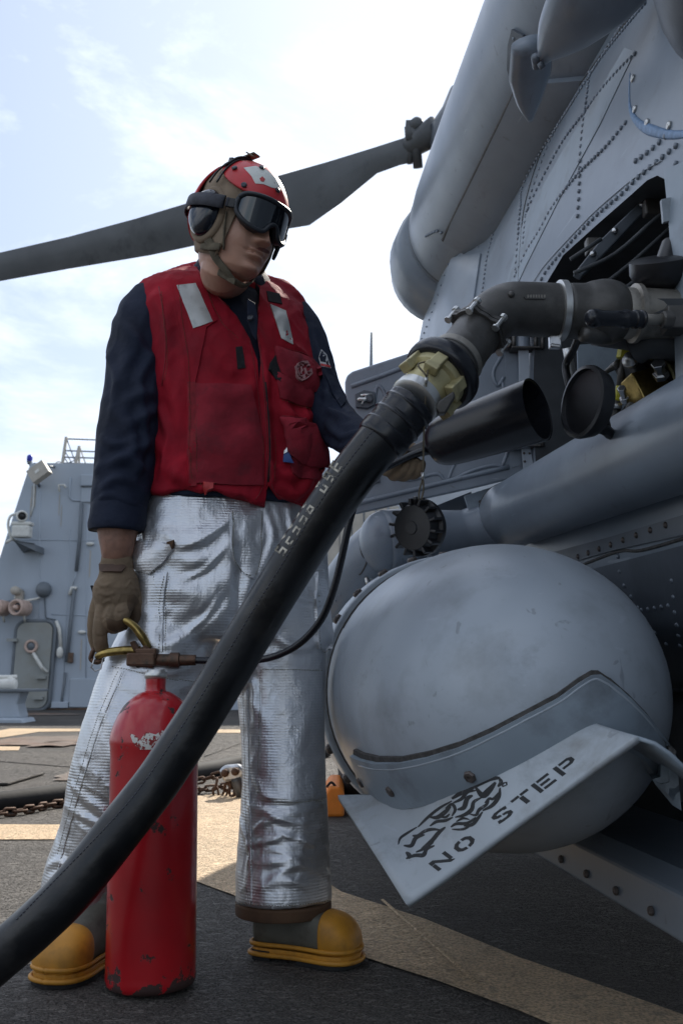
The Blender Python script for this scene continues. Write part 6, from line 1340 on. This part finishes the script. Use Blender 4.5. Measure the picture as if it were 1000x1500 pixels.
onto('sticker', [(357, 246), (374, 243.5), (392, 250), (403, 261), (411, 277), (398, 275), (386, 270), (374, 269), (368, 258)], FS, 'sticker', fs, .0004, .0006, 3)
onto('sticker_mark', [(380, 262), (384, 259), (388, 263), (386, 267), (382, 266)], FS, 'sticker_red', fs, .0014, .0004, 2)
for x, y in ((344, 247.5), (357.5, 272), (405.5, 279.5), (383, 247)):
    hh = hit(FS, x, y)
    if hh: bm = B(); lathe(bm, [(0, .0065), (.0025, .0065), (.0035, .004)], hh[0]+hh[1]*.002, hh[1], 14); obj('snap', bm, 'snap', fs)
# clips and straps over the cap, behind the front shell
bm = B()
for az in (-84, -96):
    pts = [HL(*pt(az, e, R=(.12, .104, .13))) for e in (18, 35, 55, 75, 90)]; tube(bm, pts, .004, 8, k=4, flat=.6)
obj('strap_rail', bm, 'black_plastic', hc)
bm = B(); tube(bm, [HL(*pt(-88, e, R=(.12, .108, .134))) for e in (40, 60, 78)], .007, 8, k=4, flat=.5); box(bm, HL(*pt(-90, 50, R=(.12, .104, .13))), .022, .012, .006, hz, hx); obj('buckle', bm, 'black_plastic', hc)
bm = B(); box(bm, HL(-.005, -.02, .146), .05, .022, .004, hx*.9+hz*.25, hy); box(bm, HL(.012, -.03, .147), .03, .012, .003, hx*.8-hz*.3, hy); obj('loose_tab', bm, 'tan_strap', hc, False, bevel=.001)
# ear cups
for sg in (-1, 1):
    bm = B(); lathe(bm, [(.068, .030), (.070, .046), (.085, .050), (.096, .048), (.108, .040), (.114, .026), (.116, .0)], HO, hy*sg, 36, x0=hz)
    c = HL(-.012, 0, -.012)
    for v in bm.verts:
        d = v.co - HO; a, b_, c_ = d.dot(hx), d.dot(hy), d.dot(hz); v.co = c + hx*(a*.88) + hy*b_ + hz*(c_*1.12 - .004)
    ec = obj('ear_cup', bm, 'cup', hc, sub=1)
    bm = B(); tube(bm, [HL(-.012 + .044*math.cos(a), sg*.080, -.016 + .058*math.sin(a)) for a in [2*math.pi*i/28 for i in range(29)]], .0095, 10, cap=False); obj('ear_seal', bm, 'tan_cloth', ec)
# side webbing and chin strap
def onhead(a_deg, z, g): x, y = capr(z, math.radians(a_deg), g); return HL(x, y, z)
for sg in (-1, 1):
    bm = B(); tube(bm, [onhead(sg*92, -.060, .012), onhead(sg*82, -.082, .012), HL(.030, sg*.062, -.108), HL(.048, sg*.040, -.128), HL(.054, sg*.020, -.141), HL(.056, 0, -.144)], [.010, .010, .009, .008, .008, .008], 10, k=6, x0=hz, flat=.35); obj('chin_strap', bm, 'tan_strap', hc)
    bm = B(); tube(bm, [onhead(sg*95, -.085, .010), onhead(sg*80, -.088, .012), onhead(sg*66, -.086, .011)], [.011, .010, .008], 10, k=5, x0=hz, flat=.35); tube(bm, [onhead(sg*66, -.01, .010), onhead(sg*64, -.05, .010), onhead(sg*60, -.09, .009)], [.006, .007, .006], 8, k=5, flat=.4); obj('cheek_web', bm, 'tan_strap', hc)
bm = B(); box(bm, HL(.046, -.030, -.140), .045, .014, .006, (hx*.7+hy*.6-hz*.25), hz); obj('strap_end', bm, 'tan_strap', hc, False, bevel=.002)
# goggles
gog = man
def GP(az, z, R=.104):      # the goggle face: a curved screen ahead of the eyes
    a = math.radians(az); return HL(.014+R*math.cos(a), R*.92*math.sin(a), z + .004)
outline = [(-56, .020), (-50, .031), (-38, .036), (-20, .038), (0, .037), (20, .038), (38, .036), (50, .031), (56, .020), (57, .004), (54, -.012), (44, -.026), (32, -.034), (20, -.036), (13, -.031), (7, -.016), (0, -.010), (-7, -.016), (-13, -.031), (-20, -.036), (-32, -.034), (-44, -.026), (-54, -.012), (-57, .004)]
def scaled(k, dz=0): return [(a*k, z*k+dz) for a, z in outline]
fr3 = [GP(a, z) for a, z in outline]
bm = B(); tube(bm, fr3 + [fr3[0]], .0055, 8, k=3, cap=False)
inn = [GP(a*1.03, z*1.06, .086) for a, z in outline]; oo = [GP(a*1.02, z*1.03, .102) for a, z in outline]
loft(bm, [[GP(a*1.03, z*1.05, .101) for a, z in outline], [GP(a*1.06, z*1.10, .092) for a, z in outline], [GP(a*1.08, z*1.12, .080) for a, z in outline]], cap=(0, 0))
gf = obj('goggles', bm, 'goggle', man); md = gf.modifiers.new('s', 'SOLIDIFY'); md.thickness = .002
pts2 = [Vector((a, z*1000, 0)) for a, z in outline]; bd = densify([Vector((p.x, p.y)) for p in pts2], 4); allp = list(bd)
for yy in range(-36, 40, 4):
    for xx in range(-56, 58, 4):
        if inpoly(xx, yy, bd) and min((Vector((xx, yy))-q).length for q in bd) > 2.2: allp.append(Vector((xx, yy)))
vs2, es2, fs2, *_ = delaunay_2d_cdt(allp, [(i, (i+1) % len(bd)) for i in range(len(bd))], [], 1, 1e-4)
bm = B(); vv = [bm.verts.new(GP(v.x, v.y/1000, .1025)) for v in vs2]
for f in fs2:
    if inpoly(sum(vs2[i].x for i in f)/3, sum(vs2[i].y for i in f)/3, bd): bm.faces.new([vv[i] for i in f])
obj('lens', bm, 'lens', gf, solid=.0015)
bm = B()
for i in range(17): a = -34+i*4.2; tube(bm, [GP(a, .040, .103), GP(a, .0435, .098)], .0012, 4)
obj('vent_teeth', bm, 'black_plastic', gf, kind='stuff')
for sg in (-1, 1):
    p0, p1, p2 = GP(sg*57, .006, .1), HL(.045, sg*.098, .006), HL(.022, sg*.106, .006)
    bm = B(); X = (p2-p0).normalized(); Yv = hz; box(bm, p0.lerp(p1, .35), (p1-p0).length*.8, .022, .005, (p1-p0), hz); box(bm, p1.lerp(p2, .4), .030, .030, .007, (p2-p1), hz); bk_ = obj('side_clip', bm, 'black_plastic', gf, False, bevel=.003)
    bm = B(); box(bm, p1.lerp(p2, .4)+hy*sg*.006, .010, .018, .003, (p2-p1), hz); box(bm, p0.lerp(p1, .6)+hy*sg*.004, .006, .020, .003, (p1-p0), hz); obj('slider', bm, 'strap_grey', bk_, False, bevel=.001)
sp = []
for a in np.linspace(62, 298, 40):
    r = math.radians(a); out = 1.0; s_ = abs(math.sin(r)); x = -.006 + .128*math.cos(r); y = (.112 + .012*s_**6)*math.sin(r); sp.append((x, y))
bm = B(); V = []
for x, y in sp: V.append([bm.verts.new(HL(x, y, .016+.0)), bm.verts.new(HL(x*1.005, y*1.005, .004)), bm.verts.new(HL(x, y, -.012))])
for a, b in zip(V, V[1:]):
    for j in range(2): bm.faces.new((a[j], b[j], b[j+1], a[j+1]))
obj('goggle_strap', bm, 'strap_grey', gf, solid=.0025)
bm = B(); tube(bm, [GP(56, -.012, .1), HL(.05, .088, -.04), HL(.048, .088, -.052)], [.006, .006, .004], 8, k=3, flat=.6); obj('far_clip', bm, 'black_plastic', gf)
# ---- gloves
def tb_(bm, pts, n=14, k=5, fl=1, x0=None):
    tube(bm, [T(a, b, c) for a, b, c, r in pts], [r*c/FPX for a, b, c, r in pts], n, k=k, rnd=True, flat=fl, x0=x0)
bm = B()
tb_(bm, [(171, 824, 2.165, 24), (171, 836, 2.16, 25), (172, 850, 2.155, 31), (171, 864, 2.15, 35), (170, 878, 2.145, 34), (168, 890, 2.145, 29)], 24, fl=.78, x0=(1, 0, 0))
tb_(bm, [(188, 856, 2.16, 13), (196, 872, 2.155, 12.5), (199, 888, 2.15, 11), (199.5, 904, 2.15, 10.5), (200, 918, 2.15, 8.5)])            # thumb
tb_(bm, [(186, 872, 2.15, 12), (182, 890, 2.125, 12.5), (177, 904, 2.105, 12.5), (176, 914, 2.12, 11), (181, 914, 2.15, 9.5)])            # index, bent
tb_(bm, [(170, 876, 2.145, 12), (166, 894, 2.12, 12.5), (163, 908, 2.105, 12), (165, 918, 2.12, 10.5), (173, 918, 2.15, 9)])            # middle, bent
tb_(bm, [(156, 876, 2.145, 11.5), (151, 896, 2.125, 11.5), (147.5, 915, 2.11, 10.8), (147, 935, 2.11, 10.8), (149, 948, 2.12, 10.5), (151, 954, 2.14, 8.5)])  # ring
tb_(bm, [(146, 874, 2.16, 10), (140, 893, 2.155, 9.2), (137, 912, 2.15, 8.6), (137, 932, 2.15, 8.4), (141, 948, 2.155, 7.4)])                 # little
gme = remesh(bm, .0019, 1); ndisp(gme, (55, 55, 55), .0007, ridge=True, seed=21); gb = bvh_me(gme)
folds(gme, [([(146, 868), (156, 872), (168, 868)], .004, .0022), ([(142, 852), (150, 858), (162, 856)], .004, .002), ([(152, 884), (160, 880), (156, 900)], .003, .002), ([(185, 860), (192, 852), (200, 862)], .003, .0015), ([(141, 905), (150, 908), (156, 904)], .003, -.0012), ([(140, 930), (148, 933), (156, 930)], .003, -.0012), ([(166, 895), (176, 898), (186, 894)], .003, -.0012)], gb)
gl = link('glove', gme, 'glove', man); GLB = bvh_man(gl)
bm = B(); tube(bm, [T(171, 824, 2.17), T(171, 830, 2.168), T(171, 836, 2.166)], [.0372, .038, .0375], 30, x0=(1, 0, 0), flat=.72); obj('wrist_band', bm, 'glove_trim', gl)
onto('wrist_tab', [(148, 827), (182, 828), (184, 832), (178, 839), (150, 838)], GLB, 'glove_trim', gl, .0035, .0025, 3); 
onto('thumb_patch', [(187, 872), (196, 870), (204, 880), (206, 900), (204, 918), (194, 916), (190, 896), (186, 884)], GLB, 'glove_palm', gl, .0004, .0006, 3)
onto('finger_patch', [(156, 905), (172, 909), (186, 906), (186, 922), (170, 926), (158, 921)], GLB, 'glove_palm', gl, .0004, .0006, 3)
bm = B(); box(bm, T(137, 865, 2.16), .004, .013, .022, (.9, .2, .3), (0, 1, 0)); obj('tag', bm, 'velcro', gl, False)
bm = B()
tb_(bm, [(556, 668, 2.16, 19), (570, 676, 2.12, 21), (585, 678, 2.09, 20), (594, 674, 2.08, 16)], 20)
tb_(bm, [(585, 650, 2.08, 8), (596, 654, 2.06, 8.5), (607, 657, 2.05, 7.5)], 12)
for x0, y0, x1, y1 in ((566, 690, 590, 664), (577, 697, 601, 672), (590, 698, 609, 676), (602, 695, 617, 680)):
    tb_(bm, [(x0-6, y0-6, 2.10, 8), (x0, y0, 2.07, 8.2), ((x0+x1)/2+2, (y0+y1)/2+4, 2.045, 8.2), (x1, y1, 2.04, 7)], 12)
gme = remesh(bm, .0021, 2); ndisp(gme, (55, 55, 55), .0007, ridge=True, seed=25); gl2 = link('glove', gme, 'glove', man)
